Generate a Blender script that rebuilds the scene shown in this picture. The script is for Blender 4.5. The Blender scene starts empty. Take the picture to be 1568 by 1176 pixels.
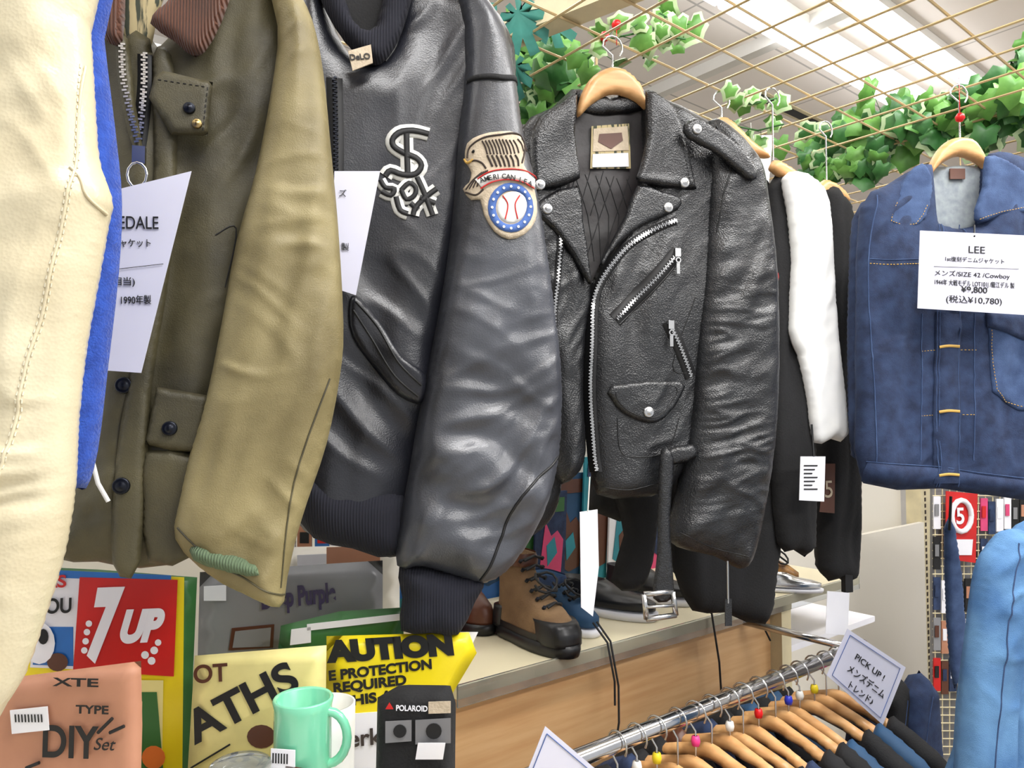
import bpy, bmesh, math, random
import numpy as np
from mathutils import Vector, Matrix, noise, geometry
random.seed(7)
rad=math.radians
sc=bpy.context.scene
sc.view_settings.view_transform='Standard'
COL=sc.collection
# ---------------- camera ----------------
F=1130.0;CX=784.0;CY=588.0;PT=rad(2.64)
CAM=Vector((0,0,1.55))
cd=bpy.data.cameras.new('camera');cam=bpy.data.objects.new('camera',cd);COL.objects.link(cam)
cd.sensor_width=36;cd.lens=36*F/1568;cd.clip_start=.02
cam.location=CAM;cam.rotation_euler=(rad(90)+PT,0,0);sc.camera=cam
def ray(u,v):
    x=(u-CX)/F;y=(CY-v)/F
    return Vector((x,math.cos(PT)-y*math.sin(PT),math.sin(PT)+y*math.cos(PT)))
def P(u,v,d):
    r=ray(u,v);return CAM+r*(d/r.y)
# rack frame : a along the display run, b towards the back
RD=Vector((.78,.6258,0)).normalized();ND=Vector((-RD.y,RD.x,0));S0=Vector((.007,1.25,0))
def W(a,b,z): return S0+RD*a+ND*b+Vector((0,0,z))
RANG=math.atan2(RD.y,RD.x)
SZ=1.13   # shoe shelf height
# ---------------- materials ----------------
def lin(c):
    return tuple((x/12.92 if x<=.04045 else ((x+.055)/1.055)**2.4) for x in c)
def M(name,col,rough=.5,metal=0,col2=None,vs=12,bump=0,bs=200,kind='noise',coat=0,sheen=0,bump2=0,bs2=30,stretch=None,trans=0,emis=0,srgb=True,spec=.5,lo=.35,hi=.65):
    m=bpy.data.materials.new(name);m.use_nodes=True;nt=m.node_tree;N=nt.nodes;L=nt.links
    p=N['Principled BSDF']
    c=lin(col) if srgb else col
    p.inputs['Base Color'].default_value=(*c,1);p.inputs['Roughness'].default_value=rough;p.inputs['Metallic'].default_value=metal
    p.inputs['Specular IOR Level'].default_value=spec
    p.inputs['Coat Weight'].default_value=coat;p.inputs['Coat Roughness'].default_value=.25
    p.inputs['Sheen Weight'].default_value=sheen;p.inputs['Transmission Weight'].default_value=trans
    if emis:
        p.inputs['Emission Color'].default_value=(*c,1);p.inputs['Emission Strength'].default_value=emis
    tc=N.new('ShaderNodeTexCoord');mp=N.new('ShaderNodeMapping');L.new(tc.outputs['Object'],mp.inputs['Vector'])
    if stretch:
        mp.inputs['Scale'].default_value=stretch[:3]
        if len(stretch)>3: mp.inputs['Rotation'].default_value=(0,0,stretch[3])
    src=mp.outputs['Vector']
    if col2 is None: col2=tuple(x*.9 for x in col)
    n=N.new('ShaderNodeTexNoise');n.inputs['Scale'].default_value=vs;n.inputs['Detail'].default_value=5;L.new(src,n.inputs['Vector'])
    r=N.new('ShaderNodeValToRGB');r.color_ramp.elements[0].position=lo;r.color_ramp.elements[1].position=hi
    r.color_ramp.elements[0].color=(*lin(col2),1);r.color_ramp.elements[1].color=(*c,1)
    L.new(n.outputs['Fac'],r.inputs['Fac']);L.new(r.outputs['Color'],p.inputs['Base Color'])
    last=None
    def addb(sock,st,dist):
        nonlocal last
        b=N.new('ShaderNodeBump');b.inputs['Strength'].default_value=st;b.inputs['Distance'].default_value=dist
        L.new(sock,b.inputs['Height'])
        if last: L.new(last,b.inputs['Normal'])
        last=b.outputs['Normal']
    if bump2:
        n2=N.new('ShaderNodeTexNoise');n2.inputs['Scale'].default_value=bs2;n2.inputs['Detail'].default_value=4;L.new(src,n2.inputs['Vector']);addb(n2.outputs['Fac'],bump2,.01)
    if bump:
        if kind=='voronoi':
            t=N.new('ShaderNodeTexVoronoi');t.inputs['Scale'].default_value=bs;L.new(src,t.inputs['Vector']);addb(t.outputs['Distance'],bump,.0015)
        elif kind=='wave':
            t=N.new('ShaderNodeTexWave');t.inputs['Scale'].default_value=bs;L.new(src,t.inputs['Vector']);addb(t.outputs['Fac'],bump,.002)
        else:
            t=N.new('ShaderNodeTexNoise');t.inputs['Scale'].default_value=bs;L.new(src,t.inputs['Vector']);addb(t.outputs['Fac'],bump,.002)
    if last: L.new(last,p.inputs['Normal'])
    return m
m_bleath=M('black_leather',(.13,.135,.145),.33,col2=(.085,.085,.095),vs=14,bump=.4,bs=420,kind='voronoi',bump2=.16,bs2=50,spec=.65)
m_sox=M('navy_black_leather',(.12,.125,.155),.34,col2=(.085,.09,.115),vs=8,bump=.12,bs=500,kind='voronoi',bump2=.09,bs2=26,spec=.65)
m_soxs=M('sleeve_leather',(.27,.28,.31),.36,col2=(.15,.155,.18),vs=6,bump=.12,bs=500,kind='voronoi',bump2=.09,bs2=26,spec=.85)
m_rib=M('navy_rib_knit',(.085,.09,.14),.9,bump=.5,bs=90,kind='wave')
m_cream=M('cream_leather',(.87,.83,.71),.30,col2=(.83,.78,.65),vs=9,bump=.12,bs=380,kind='voronoi',bump2=.12,bs2=30)
m_creamst=M('cream_stitch',(.93,.90,.80),.6)
m_bluew=M('blue_wool',(.14,.30,.68),.95,col2=(.10,.24,.58),vs=120,bump=.5,bs=500,sheen=.2)
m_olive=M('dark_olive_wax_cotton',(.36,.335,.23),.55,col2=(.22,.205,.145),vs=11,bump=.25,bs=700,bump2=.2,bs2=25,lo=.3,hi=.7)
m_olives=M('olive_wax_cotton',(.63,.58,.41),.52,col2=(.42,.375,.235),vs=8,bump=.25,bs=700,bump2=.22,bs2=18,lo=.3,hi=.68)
m_cord=M('brown_corduroy',(.42,.25,.17),.9,col2=(.30,.18,.12),bump=1,bs=110,kind='wave',sheen=.2)
m_plaid=M('plaid_lining',(.72,.66,.50),.9,col2=(.25,.27,.22),vs=45,stretch=(3,3,.3),lo=.45,hi=.5)
m_gknit=M('green_knit',(.42,.50,.38),.9,bump=.8,bs=120,kind='wave')
m_blk=M('black_cloth',(.10,.10,.108),.85,col2=(.075,.075,.08),bump=.3,bs=300,bump2=.1,bs2=20)
m_lin=M('quilted_lining',(.17,.15,.155),.5,col2=(.12,.11,.11),bump2=.2,bs2=30)
m_silver=M('silver_metal',(.84,.84,.84),.25,1,col2=(.76,.76,.76))
m_brass=M('brass_metal',(.72,.62,.42),.3,1)
m_dkmetal=M('dark_metal',(.16,.17,.2),.3,.8)
m_wood=M('hanger_wood',(.87,.68,.46),.4,col2=(.80,.59,.37),vs=18,stretch=(1,1,5),coat=.2)
m_white=M('white_paper',(.93,.93,.95),.6,col2=(.91,.91,.94))
m_lav=M('lavender_paper',(.86,.86,.92),.35,col2=(.82,.82,.89),vs=3,coat=.3)
m_ink=M('black_ink',(.06,.06,.07),.6)
m_edge=M('leather_seam',(.06,.06,.065),.45)
m_wcloth=M('white_cotton',(.93,.93,.92),.9,col2=(.89,.89,.89),bump2=.1,bs2=15)
m_denim=M('denim_dark',(.19,.26,.40),.85,col2=(.10,.15,.265),vs=42,bump=.5,bs=900,bump2=.2,bs2=35,lo=.3,hi=.7)
m_denimL=M('denim_worn',(.28,.37,.53),.85,col2=(.17,.25,.40),vs=34,bump=.5,bs=900,bump2=.2,bs2=30,lo=.3,hi=.7)
m_denimB=M('denim_light_blue',(.40,.58,.76),.85,col2=(.27,.44,.64),vs=14,bump=.5,bs=900,bump2=.25,bs2=20)
m_denimin=M('denim_inside',(.60,.63,.64),.9,col2=(.50,.53,.56),vs=60)
m_yel=M('yellow_thread',(.85,.68,.34),.7)
m_wht=M('white_thread',(.92,.92,.90),.8)
m_patch=M('patch_cream_felt',(.80,.74,.65),.9,col2=(.72,.66,.57),vs=80,bump=.4,bs=400)
m_patchd=M('patch_brown_thread',(.26,.22,.20),.9)
m_blue=M('patch_blue',(.28,.41,.67),.8)
m_red=M('red_paint',(.82,.10,.09),.45)
m_redc=M('red_plastic',(.88,.06,.09),.3)
m_green=M('poster_green',(.20,.42,.20),.4)
m_yell=M('poster_yellow',(.95,.86,.12),.35,col2=(.92,.83,.08))
m_cyel=M('sign_cream_yellow',(.93,.88,.58),.45)
m_skyb=M('poster_blue',(.15,.45,.78),.4)
m_lp=M('record_sleeve_grey',(.56,.56,.57),.35,col2=(.47,.47,.48),vs=4)
m_purple=M('purple_ink',(.24,.20,.34),.5)
m_kraft=M('kraft_cardboard',(.74,.53,.42),.6,col2=(.69,.48,.37))
m_mug=M('jadeite_glass',(.50,.83,.68),.12,col2=(.46,.80,.65),coat=.6)
m_shelf=M('shelf_cream',(.91,.87,.75),.4,col2=(.89,.85,.72),vs=3)
m_panel=M('panel_offwhite',(.90,.88,.84),.6,col2=(.89,.87,.82),vs=2)
m_woodp=M('oak_panel',(.84,.68,.49),.45,col2=(.79,.61,.42),vs=5,stretch=(1,1,14))
m_floor=M('floor_vinyl',(.62,.58,.52),.4,vs=3)
m_wall=M('wall_white',(.92,.91,.89),.7,vs=2)
m_lightm=M('beige_metal',(.88,.83,.68),.4)
m_wire=M('brass_wire',(.80,.70,.52),.4,.3)
m_tube=M('tube_light',(1,1,1),.5,emis=9)
m_boot=M('boot_tan_suede',(.52,.41,.29),.85,col2=(.38,.28,.19),bump=.4,bs=300)
m_rub=M('black_rubber',(.09,.09,.10),.35)
m_nblue=M('sneaker_blue',(.15,.31,.46),.7)
m_teal=M('teal_print',(.15,.55,.62),.6)
m_orange=M('orange_print',(.88,.45,.16),.6)
m_pink=M('pink_print',(.86,.28,.48),.6)
m_brown=M('brown_leather',(.36,.20,.13),.4)
m_goldf=M('gold_fabric',(.72,.52,.25),.5,col2=(.35,.2,.08),vs=60)
m_glass=M('clear_plastic',(.95,.97,.98),.05,trans=.92)
m_leaf=M('leaf_green',(.27,.49,.24),.45,col2=(.17,.37,.17),vs=25,bump2=.1,bs2=60)
m_leaf2=M('leaf_bright',(.46,.68,.32),.45,col2=(.32,.54,.22),vs=25)
m_leafe=M('leaf_pale_edge',(.78,.88,.68),.5)
m_teall=M('monstera_leaf',(.24,.55,.50),.4,col2=(.15,.42,.38),vs=20)
m_chrome=M('chrome',(.86,.86,.87),.15,1)
m_plb=M('plastic_blue',(.15,.2,.75),.35);m_plp=M('plastic_pink',(.95,.25,.55),.35);m_ply=M('plastic_yellow',(.95,.85,.15),.35);m_plw=M('plastic_white',(.92,.92,.9),.35)
# ceiling tile material
mc=bpy.data.materials.new('ceiling_tile');mc.use_nodes=True
_n=mc.node_tree.nodes;_l=mc.node_tree.links;_p=_n['Principled BSDF'];_p.inputs['Roughness'].default_value=.8
_t=_n.new('ShaderNodeTexCoord');_m=_n.new('ShaderNodeMapping');_m.inputs['Rotation'].default_value=(0,0,-RANG)
_b=_n.new('ShaderNodeTexBrick');_b.offset=0;_b.inputs['Scale'].default_value=1;_b.inputs['Brick Width'].default_value=.9;_b.inputs['Row Height'].default_value=.45;_b.inputs['Mortar Size'].default_value=.004
_b.inputs['Color1'].default_value=(.88,.82,.78,1);_b.inputs['Color2'].default_value=(.84,.785,.745,1);_b.inputs['Mortar'].default_value=(.5,.47,.45,1)
_l.new(_t.outputs['Object'],_m.inputs['Vector']);_l.new(_m.outputs['Vector'],_b.inputs['Vector']);_l.new(_b.outputs['Color'],_p.inputs['Base Color'])
# ---------------- mesh helpers ----------------
def grp(name):
    e=bpy.data.objects.new(name,None);e.empty_display_size=.02;COL.objects.link(e);return e
def addobj(name,verts,faces,mats,parent=None,smooth=True,fm=None):
    me=bpy.data.meshes.new(name);me.from_pydata([tuple(v) for v in verts],[],faces)
    if not isinstance(mats,(list,tuple)): mats=[mats]
    for m in mats: me.materials.append(m)
    if fm is not None: me.polygons.foreach_set('material_index',fm)
    if smooth: me.polygons.foreach_set('use_smooth',[True]*len(me.polygons))
    me.update();o=bpy.data.objects.new(name,me);COL.objects.link(o)
    if parent: o.parent=parent
    return o
class MB:
    def __init__(s): s.v=[];s.f=[];s.m=[]
    def box(s,c,ax,ay,az,mi=0):
        b=len(s.v)
        for i in (-1,1):
            for j in (-1,1):
                for k in (-1,1): s.v.append(c+ax*i+ay*j+az*k)
        for q in ((0,1,3,2),(4,6,7,5),(0,4,5,1),(2,3,7,6),(0,2,6,4),(1,5,7,3)):
            s.f.append([b+x for x in q]);s.m.append(mi)
    def rod(s,p,q,r,n=6,mi=0):
        d=(q-p).normalized();x=d.orthogonal().normalized();y=d.cross(x);b=len(s.v)
        for e in (p,q):
            for i in range(n):
                t=2*math.pi*i/n;s.v.append(e+x*r*math.cos(t)+y*r*math.sin(t))
        for i in range(n):
            j=(i+1)%n;s.f.append([b+i,b+j,b+n+j,b+n+i]);s.m.append(mi)
        s.f.append([b+i for i in range(n)][::-1]);s.f.append([b+n+i for i in range(n)]);s.m+=[mi,mi]
    def path(s,pts,r,n=6,mi=0):
        for p,q in zip(pts[:-1],pts[1:]): s.rod(p,q,r,n,mi)
    def lathe(s,c,nrm,prof,n=16,mi=0):
        d=nrm.normalized();x=d.orthogonal().normalized();y=d.cross(x);b=len(s.v)
        for r,h in prof:
            for i in range(n):
                t=2*math.pi*i/n;s.v.append(c+d*h+x*r*math.cos(t)+y*r*math.sin(t))
        for k in range(len(prof)-1):
            for i in range(n):
                j=(i+1)%n;s.f.append([b+k*n+i,b+k*n+j,b+(k+1)*n+j,b+(k+1)*n+i]);s.m.append(mi)
    def done(s,name,mats,parent=None,smooth=False): return addobj(name,s.v,s.f,mats,parent,smooth,s.m)
def curve(name,paths,r,mat,parent=None,cyc=False,smooth=True):
    c=bpy.data.curves.new(name,'CURVE');c.dimensions='3D';c.bevel_depth=r;c.bevel_resolution=2;c.use_fill_caps=True
    for pts in paths:
        sp=c.splines.new('POLY');sp.points.add(len(pts)-1)
        for i,p in enumerate(pts): sp.points[i].co=(*p,1)
        sp.use_cyclic_u=cyc
    c.materials.append(mat);o=bpy.data.objects.new(name,c);COL.objects.link(o)
    if parent:o.parent=parent
    return o
def cr(pts,n=6,closed=False):
    out=[];k=len(pts)
    rng=range(k if closed else k-1)
    for i in rng:
        g=lambda j: np.array(pts[j%k] if closed else pts[min(max(j,0),k-1)],float)
        p0,p1,p2,p3=g(i-1),g(i),g(i+1),g(i+2)
        for s in range(n):
            t=s/n;out.append(tuple(.5*((2*p1)+(-p0+p2)*t+(2*p0-5*p1+4*p2-p3)*t*t+(-p0+3*p1-3*p2+p3)*t**3)))
    if not closed: out.append(tuple(pts[-1]))
    return out
def resamp(pts,step,closed=False):
    p=[np.array(q,float) for q in pts]
    if closed:p.append(p[0])
    out=[]
    for a,b in zip(p[:-1],p[1:]):
        L=np.linalg.norm(b-a);n=max(1,int(round(L/step)))
        for i in range(n): out.append(a+(b-a)*i/n)
    if not closed: out.append(p[-1])
    return out
class Pl:
    def __init__(s,u=None,v=None,d=None,yaw=0,O=None,tilt=0):
        s.O=P(u,v,d) if O is None else O
        y=rad(yaw);s.S=Vector((math.cos(y),math.sin(y),0));n=Vector((math.sin(y),-math.cos(y),0))
        t=rad(tilt);s.T=Vector((0,0,1))*math.cos(t)-n*math.sin(t);s.N=s.S.cross(s.T)
    def px(s,u,v,off=0):
        r=ray(u,v);O=s.O+s.N*off;k=(O-CAM).dot(s.N)/r.dot(s.N);q=CAM+r*k-O
        return (q.dot(s.S),q.dot(s.T))
    def w(s,a,b,off=0): return s.O+s.S*a+s.T*b+s.N*off
    def at(s,u,v,off=0): return s.w(*s.px(u,v,off),off)
FR=.78;FSM=1.0
def folds(pl,specs,seed=0):
    def f(A,B):
        out=np.zeros(len(A))
        for k,sp in enumerate(specs):
            ang,Ll,La,amp,mode=sp[:5];c,s_=math.cos(rad(ang)),math.sin(rad(ang));sd=seed*7.3+k*3.1
            if len(sp)>5:
                ms,mt=pl.px(sp[5],sp[6]);mr=sp[7]
                wt=np.exp(-((A-ms)**2+(B-mt)**2)/(mr*mr))
            else: wt=np.ones(len(A))
            for i in range(len(A)):
                if wt[i]<.02: continue
                a=A[i];b=B[i]
                wx=noise.noise(Vector((a*9,b*9,sd)))*.03;wy=noise.noise(Vector((a*9+5,b*9,sd+9)))*.02
                x=c*a+s_*b+wx;y=-s_*a+c*b+wy
                n=noise.noise(Vector((x/Ll,y/La,sd)))
                if mode=='r':
                    pm=noise.noise(Vector((a*7+3,b*7,sd+20)))
                    n=((1-min(1,math.sqrt(n*n+.004)*2.4))**1.5-.3)*FR*min(1,max(0,.5+1.4*pm))
                else: n*=FSM
                out[i]+=amp*n*wt[i]
        return out
    return f
class Part:
    def __init__(s,name,pl,pts,mat,parent,T=.03,R=.04,off=0,fold=None,res=.007,sm=4,base=None,st=False,backT=None,fade=.02,power=.5):
        s.pl=pl;s.T=T;s.R=R;s.off=off;s.fold=fold;s.base=base;s.fade=fade;s.power=power
        if not st:
            q=[]
            for u,v in pts:
                o=off
                if base is not None:
                    a,b=pl.px(u,v,base.off+base.T);o=float(base.h(np.array([a]),np.array([b]))[0])+off
                q.append(pl.px(u,v,o))
        else:q=list(pts)
        if sm>1:q=cr(q,sm,True)
        q=resamp(q,res,True)
        qq=[q[0]]
        for p in q[1:]:
            if np.linalg.norm(p-qq[-1])>res*.25: qq.append(p)
        q=qq
        s.poly=np.array(q);mn=s.poly.min(0);mx=s.poly.max(0)
        xs=np.arange(mn[0],mx[0],res);ys=np.arange(mn[1],mx[1],res*.87)
        G=[]
        for j,y in enumerate(ys):
            o=(j%2)*res*.5
            for x in xs:G.append((x+o,y))
        G=np.array(G) if G else np.zeros((0,2))
        if len(G):
            ins=s.inside(G);G=G[ins]
        if len(G):
            d=s.dist(G[:,0],G[:,1]);G=G[d>res*.55]
        nb=len(s.poly);V=[Vector(p) for p in s.poly]+[Vector(p) for p in G]
        E=[(i,(i+1)%nb) for i in range(nb)]
        r=geometry.delaunay_2d_cdt(V,E,[],1,1e-7)
        vv=np.array([tuple(x) for x in r[0]]);ff=[list(x) for x in r[2]]
        cen=np.array([vv[f].mean(0) for f in ff]);ok=s.inside(cen)
        ff=[f for f,k in zip(ff,ok) if k]
        d=s.dist(vv[:,0],vv[:,1]);H=s.h(vv[:,0],vv[:,1],d)
        if base is not None: bk=base.h(vv[:,0],vv[:,1])-.002
        else:
            bt=T if backT is None else backT
            bk=off-bt*s.prof(d)
        verts=[pl.w(a,b,h) for (a,b),h in zip(vv,H)]
        n=len(verts);mapb={}
        edge=d<1e-5
        allv=list(verts)
        for i in range(n):
            if edge[i] and base is None: mapb[i]=i
            else: mapb[i]=len(allv);allv.append(pl.w(vv[i][0],vv[i][1],bk[i]))
        faces=list(ff)+[[mapb[i] for i in f[::-1]] for f in ff]
        if base is not None:
            cnt={}
            for f in ff:
                for a,b in zip(f,f[1:]+f[:1]): cnt[(a,b)]=1
            for (a,b) in cnt:
                if (b,a) not in cnt: faces.append([b,a,mapb[a],mapb[b]])
        s.obj=addobj(name,allv,faces,mat,parent)
    def inside(s,Q):
        x,y=Q[:,0],Q[:,1];r=np.zeros(len(Q),bool);p=s.poly;n=len(p)
        for i in range(n):
            x1,y1=p[i];x2,y2=p[(i+1)%n]
            if y1==y2: continue
            c=((y1>y)!=(y2>y))&(x<(x2-x1)*(y-y1)/(y2-y1)+x1);r^=c
        return r
    def dist(s,A,B):
        best=np.full(len(A),1e9);p=s.poly;n=len(p)
        for i in range(n):
            a=p[i];b=p[(i+1)%n];ab=b-a;L=ab@ab
            if L<1e-14: continue
            t=np.clip(((A-a[0])*ab[0]+(B-a[1])*ab[1])/L,0,1)
            dd=(A-a[0]-t*ab[0])**2+(B-a[1]-t*ab[1])**2;best=np.minimum(best,dd)
        return np.sqrt(best)
    def prof(s,d):
        q=np.clip(d/s.R,0,1);return (1-(1-q)**2)**s.power
    def h(s,A,B,d=None):
        if d is None:
            d=s.dist(A,B)
            d=np.where(s.inside(np.stack([A,B],1)),d,0)
        if s.base is not None: H=s.base.h(A,B)+s.off
        else:H=np.full(len(A),float(s.off))
        H=H+s.T*s.prof(d)
        if s.fold is not None:H=H+s.fold(A,B)*np.clip(d/s.fade,0,1)
        return H
    def st(s,u,v):
        a,b=s.pl.px(u,v,s.off)
        for _ in range(2):
            h=float(s.h(np.array([a]),np.array([b]))[0]);a,b=s.pl.px(u,v,h)
        return a,b
    def on(s,pts,lift=0):
        A=np.array([p[0] for p in pts]);B=np.array([p[1] for p in pts]);H=s.h(A,B)
        return [s.pl.w(a,b,h+lift) for a,b,h in zip(A,B,H)]
    def path(s,pts,sm=5,step=.004,closed=False):
        q=[s.st(u,v) for u,v in pts]
        if sm>1:q=cr(q,sm,closed)
        return resamp(q,step,closed)
def seam(part,pts,mat,parent,name='seam',r=.0009,lift=.0003,dash=0,sm=5,closed=False):
    q=part.path(pts,sm,.004 if not dash else dash,closed)
    w=part.on(q,lift)
    if dash:paths=[w[i:i+2] for i in range(0,len(w)-1,2)]
    else:paths=[w+([w[0]] if closed else [])]
    return curve(name,paths,r,mat,parent)
def ribbon(part,pts,w,mat,parent,name='strip',lift=.0015,sm=5,closed=False):
    q=part.path(pts,sm,.005,closed);q=np.array(q);n=len(q)
    tg=np.gradient(q,axis=0);tg/=np.linalg.norm(tg,axis=1)[:,None]+1e-9;nr=np.stack([-tg[:,1],tg[:,0]],1)
    ww=np.full(n,w)
    offs=[-.5,-.5,0,.5,.5];V=[];Fs=[]
    cols=[]
    for k,o in enumerate(offs):
        pp=q+nr*(o*ww)[:,None];cols.append(part.on(pp,-.001 if k in(0,4) else lift))
    for i in range(n):
        for k in range(5):V.append(cols[k][i])
    m=n if closed else n-1
    for i in range(m):
        j=(i+1)%n
        for k in range(4):Fs.append([i*5+k,j*5+k,j*5+k+1,i*5+k+1])
    return addobj(name,V,Fs,mat,parent)
def zipper(part,pts,parent,name='zipper',mat=None,tape=None,w=.02,tooth=.0028,sm=5,slider=None):
    mat=mat or m_silver
    if tape is not None: ribbon(part,pts,w,tape,parent,name+'_tape',.0012,sm)
    q=part.path(pts,sm,.0028);w3=part.on(q,.0028);mb=MB()
    for i in range(len(w3)-1):
        d=(w3[i+1]-w3[i]);
        if d.length<1e-6: continue
        d.normalize();x=d.cross(part.pl.N).normalized();sgn=1 if i%2 else -1
        mb.box(w3[i]+x*sgn*.001,x*tooth*.75,d*.001,part.pl.N*.0013)
    o=mb.done(name+'_teeth',mat,parent)
    if slider:
        c=part.on([part.st(*slider)],.005)[0];mb=MB();mb.box(c,part.pl.S*.005,part.pl.T*.007,part.pl.N*.003);mb.lathe(c-part.pl.T*.013+part.pl.N*.002,part.pl.N,[(.005,0),(.005,.002),(.003,.002),(.003,0)],12)
        mb.box(c-part.pl.T*.026+part.pl.N*.002,part.pl.S*.003,part.pl.T*.01,part.pl.N*.001);mb.done(name+'_slider',mat,parent)
def snap(part,u,v,parent,r=.0075,mat=None,name='snap_button'):
    c=part.on([part.st(u,v)],0)[0];mb=MB()
    mb.lathe(c,part.pl.N,[(r,-.003),(r,.002),(r*.85,.0035),(r*.7,.003),(r*.5,.0045),(0.0001,.0052)],18)
    return mb.done(name,mat or m_silver,parent,True)
def flat(name,pl,pts,mat,parent,off=0,th=.001,st=False,r=None):
    q=[p if st else pl.px(p[0],p[1],off) for p in pts];n=len(q)
    V=[pl.w(a,b,off) for a,b in q]+[pl.w(a,b,off-th) for a,b in q]
    Fs=[list(range(n)),[n+i for i in range(n)][::-1]]+[[i,n+i,n+(i+1)%n,(i+1)%n] for i in range(n)]
    ar=sum(q[i][0]*q[(i+1)%n][1]-q[(i+1)%n][0]*q[i][1] for i in range(n))
    if ar<0: Fs=[f[::-1] for f in Fs]
    return addobj(name,V,Fs,mat,parent,False)
def circ(u,v,r,n=24,ry=None):
    ry=ry or r;return [(u+r*math.cos(2*math.pi*i/n),v+ry*math.sin(2*math.pi*i/n)) for i in range(n)]
def text(body,pl,u,v,hpx,mat,parent,off=.001,wpx=None,rot=0,bold=0,align='LEFT',shear=0,name=None):
    c=bpy.data.curves.new(name or 'lettering','FONT');c.body=body;c.align_x=align;c.extrude=.0003
    p=pl.at(u,v,off);d=(p-CAM).length
    size=hpx*p.y/F/.7;c.size=size;c.offset=bold*size*.02;c.shear=shear
    c.materials.append(mat)
    o=bpy.data.objects.new(name or 'lettering',c);COL.objects.link(o);o.parent=parent
    a=rad(rot);X=pl.S*math.cos(a)+pl.T*math.sin(a);Y=-pl.S*math.sin(a)+pl.T*math.cos(a);Z=pl.N
    sx=1
    if wpx:
        bpy.context.view_layer.update();w=o.dimensions.x
        tgt=(pl.at(u+wpx,v-wpx*math.tan(a),off)-p).length
        if w>0:sx=tgt/w
    o.matrix_world=Matrix(((X.x*sx,Y.x,Z.x,p.x),(X.y*sx,Y.y,Z.y,p.y),(X.z*sx,Y.z,Z.z,p.z),(0,0,0,1)))
    return o
def hanger(parent,pl,pts,hook,off=-.005,T=.012,name='wooden_hanger'):
    Part(name,pl,pts,m_wood,parent,T=T,R=.012,off=off,res=.005,sm=4)
    u,v0,v1=hook;base=pl.at(u,v0,off);ztop=2.2
    pts3=[base];H=max(.02,ztop-.035-base.z);pts3.append(base+Vector((0,0,H)))
    for k in range(9):
        t=math.pi*k/8*1.25;pts3.append(base+Vector((0,0,H+.014))+pl.S*(-.018*math.cos(t))+Vector((0,0,.02*math.sin(t))))
    curve('hanger_hook',[pts3],.0018,m_silver,parent)

# ================= ROOM =================
def slab(name,pts,mat,th):
    V=list(pts)+[p+th for p in pts];n=len(pts)
    Fs=[list(range(n)),[n+i for i in range(n)][::-1]]+[[i,n+i,n+(i+1)%n,(i+1)%n] for i in range(n)]
    return addobj(name,V,Fs,mat,None,False)
A0,A1,B0,B1=-3.0,6.0,-3.2,2.6
slab('floor',[W(A0,B0,0),W(A1,B0,0),W(A1,B1,0),W(A0,B1,0)],m_floor,Vector((0,0,-.05)))
slab('ceiling',[W(A0,B0,2.8),W(A1,B0,2.8),W(A1,B1,2.8),W(A0,B1,2.8)],mc,Vector((0,0,.05)))
slab('wall_back',[W(A0,B1,0),W(A1,B1,0),W(A1,B1,2.8),W(A0,B1,2.8)],m_wall,ND*.08)
slab('wall_right',[W(A1,B0,0),W(A1,B1,0),W(A1,B1,2.8),W(A1,B0,2.8)],m_wall,RD*.08)
mb=MB();mb.box(W(2.2,.62,2.797),RD*.5,ND*.018,Vector((0,0,.003)),1);mb.box(W(2.2,.62,2.7985),RD*.52,ND*.035,Vector((0,0,.0015)),0);mb.done('trim_1',[m_lightm,m_ink])
mb=MB();mb.box(W(1.35,.95,2.78),ND*.9,RD*.02,Vector((0,0,.02)));mb.done('trim_2',m_wall)
# fluorescent fixtures
def fixture(a0,b,w,nt):
    g=grp('ceiling_light');mb=MB();c=W(a0+.62,b,2.785);mb.box(c,RD*.62,ND*w,Vector((0,0,.014)));mb.done('housing',m_wall,g)
    mb=MB()
    for s in ([0] if nt==1 else [-w*.45,w*.45]): mb.rod(W(a0+.015,b+s,2.752),W(a0+1.225,b+s,2.752),.018,10)
    mb.done('tube',m_tube,g,True)
for a0 in (-2.49,-1.25,-.01,1.23):
    fixture(a0,.03,.03,1)
for a0 in (-2.74,-1.5,-.26,.98):
    fixture(a0,.25,.055,2)
for b in (-2.4,-.95,1.7):
    for a0 in (-2.2,-.9,.4,1.7,3.0,4.3): fixture(a0,b,.11,2)
# mesh grid
g=MB()
a=-1.6
while a<2.6: g.rod(W(a,-1.3,2.2),W(a,.22,2.2),.0024,5);a+=.1
b=-1.3
while b<.23: g.rod(W(-1.6,b,2.206),W(2.6,b,2.206),.0024,5);b+=.1
for a in (-1.5,.4,2.5):
    for b in (-1.28,.2): g.rod(W(a,b,2.2),W(a,b,2.8),.003,6)
g.done('hanging_wire_grid',m_wire)
p=P(730,84,1.32);q=P(960,-12,1.13);p.z=q.z=2.235;d=(q-p).normalized()
mb=MB();mb.box((p+q)/2,d*.35,d.cross(Vector((0,0,1)))*.016,Vector((0,0,.022)));mb.box((p+q)/2-Vector((0,0,.024)),d*.35,d.cross(Vector((0,0,1)))*.022,Vector((0,0,.002)));mb.done('beige_support_beam',m_lightm)

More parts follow.
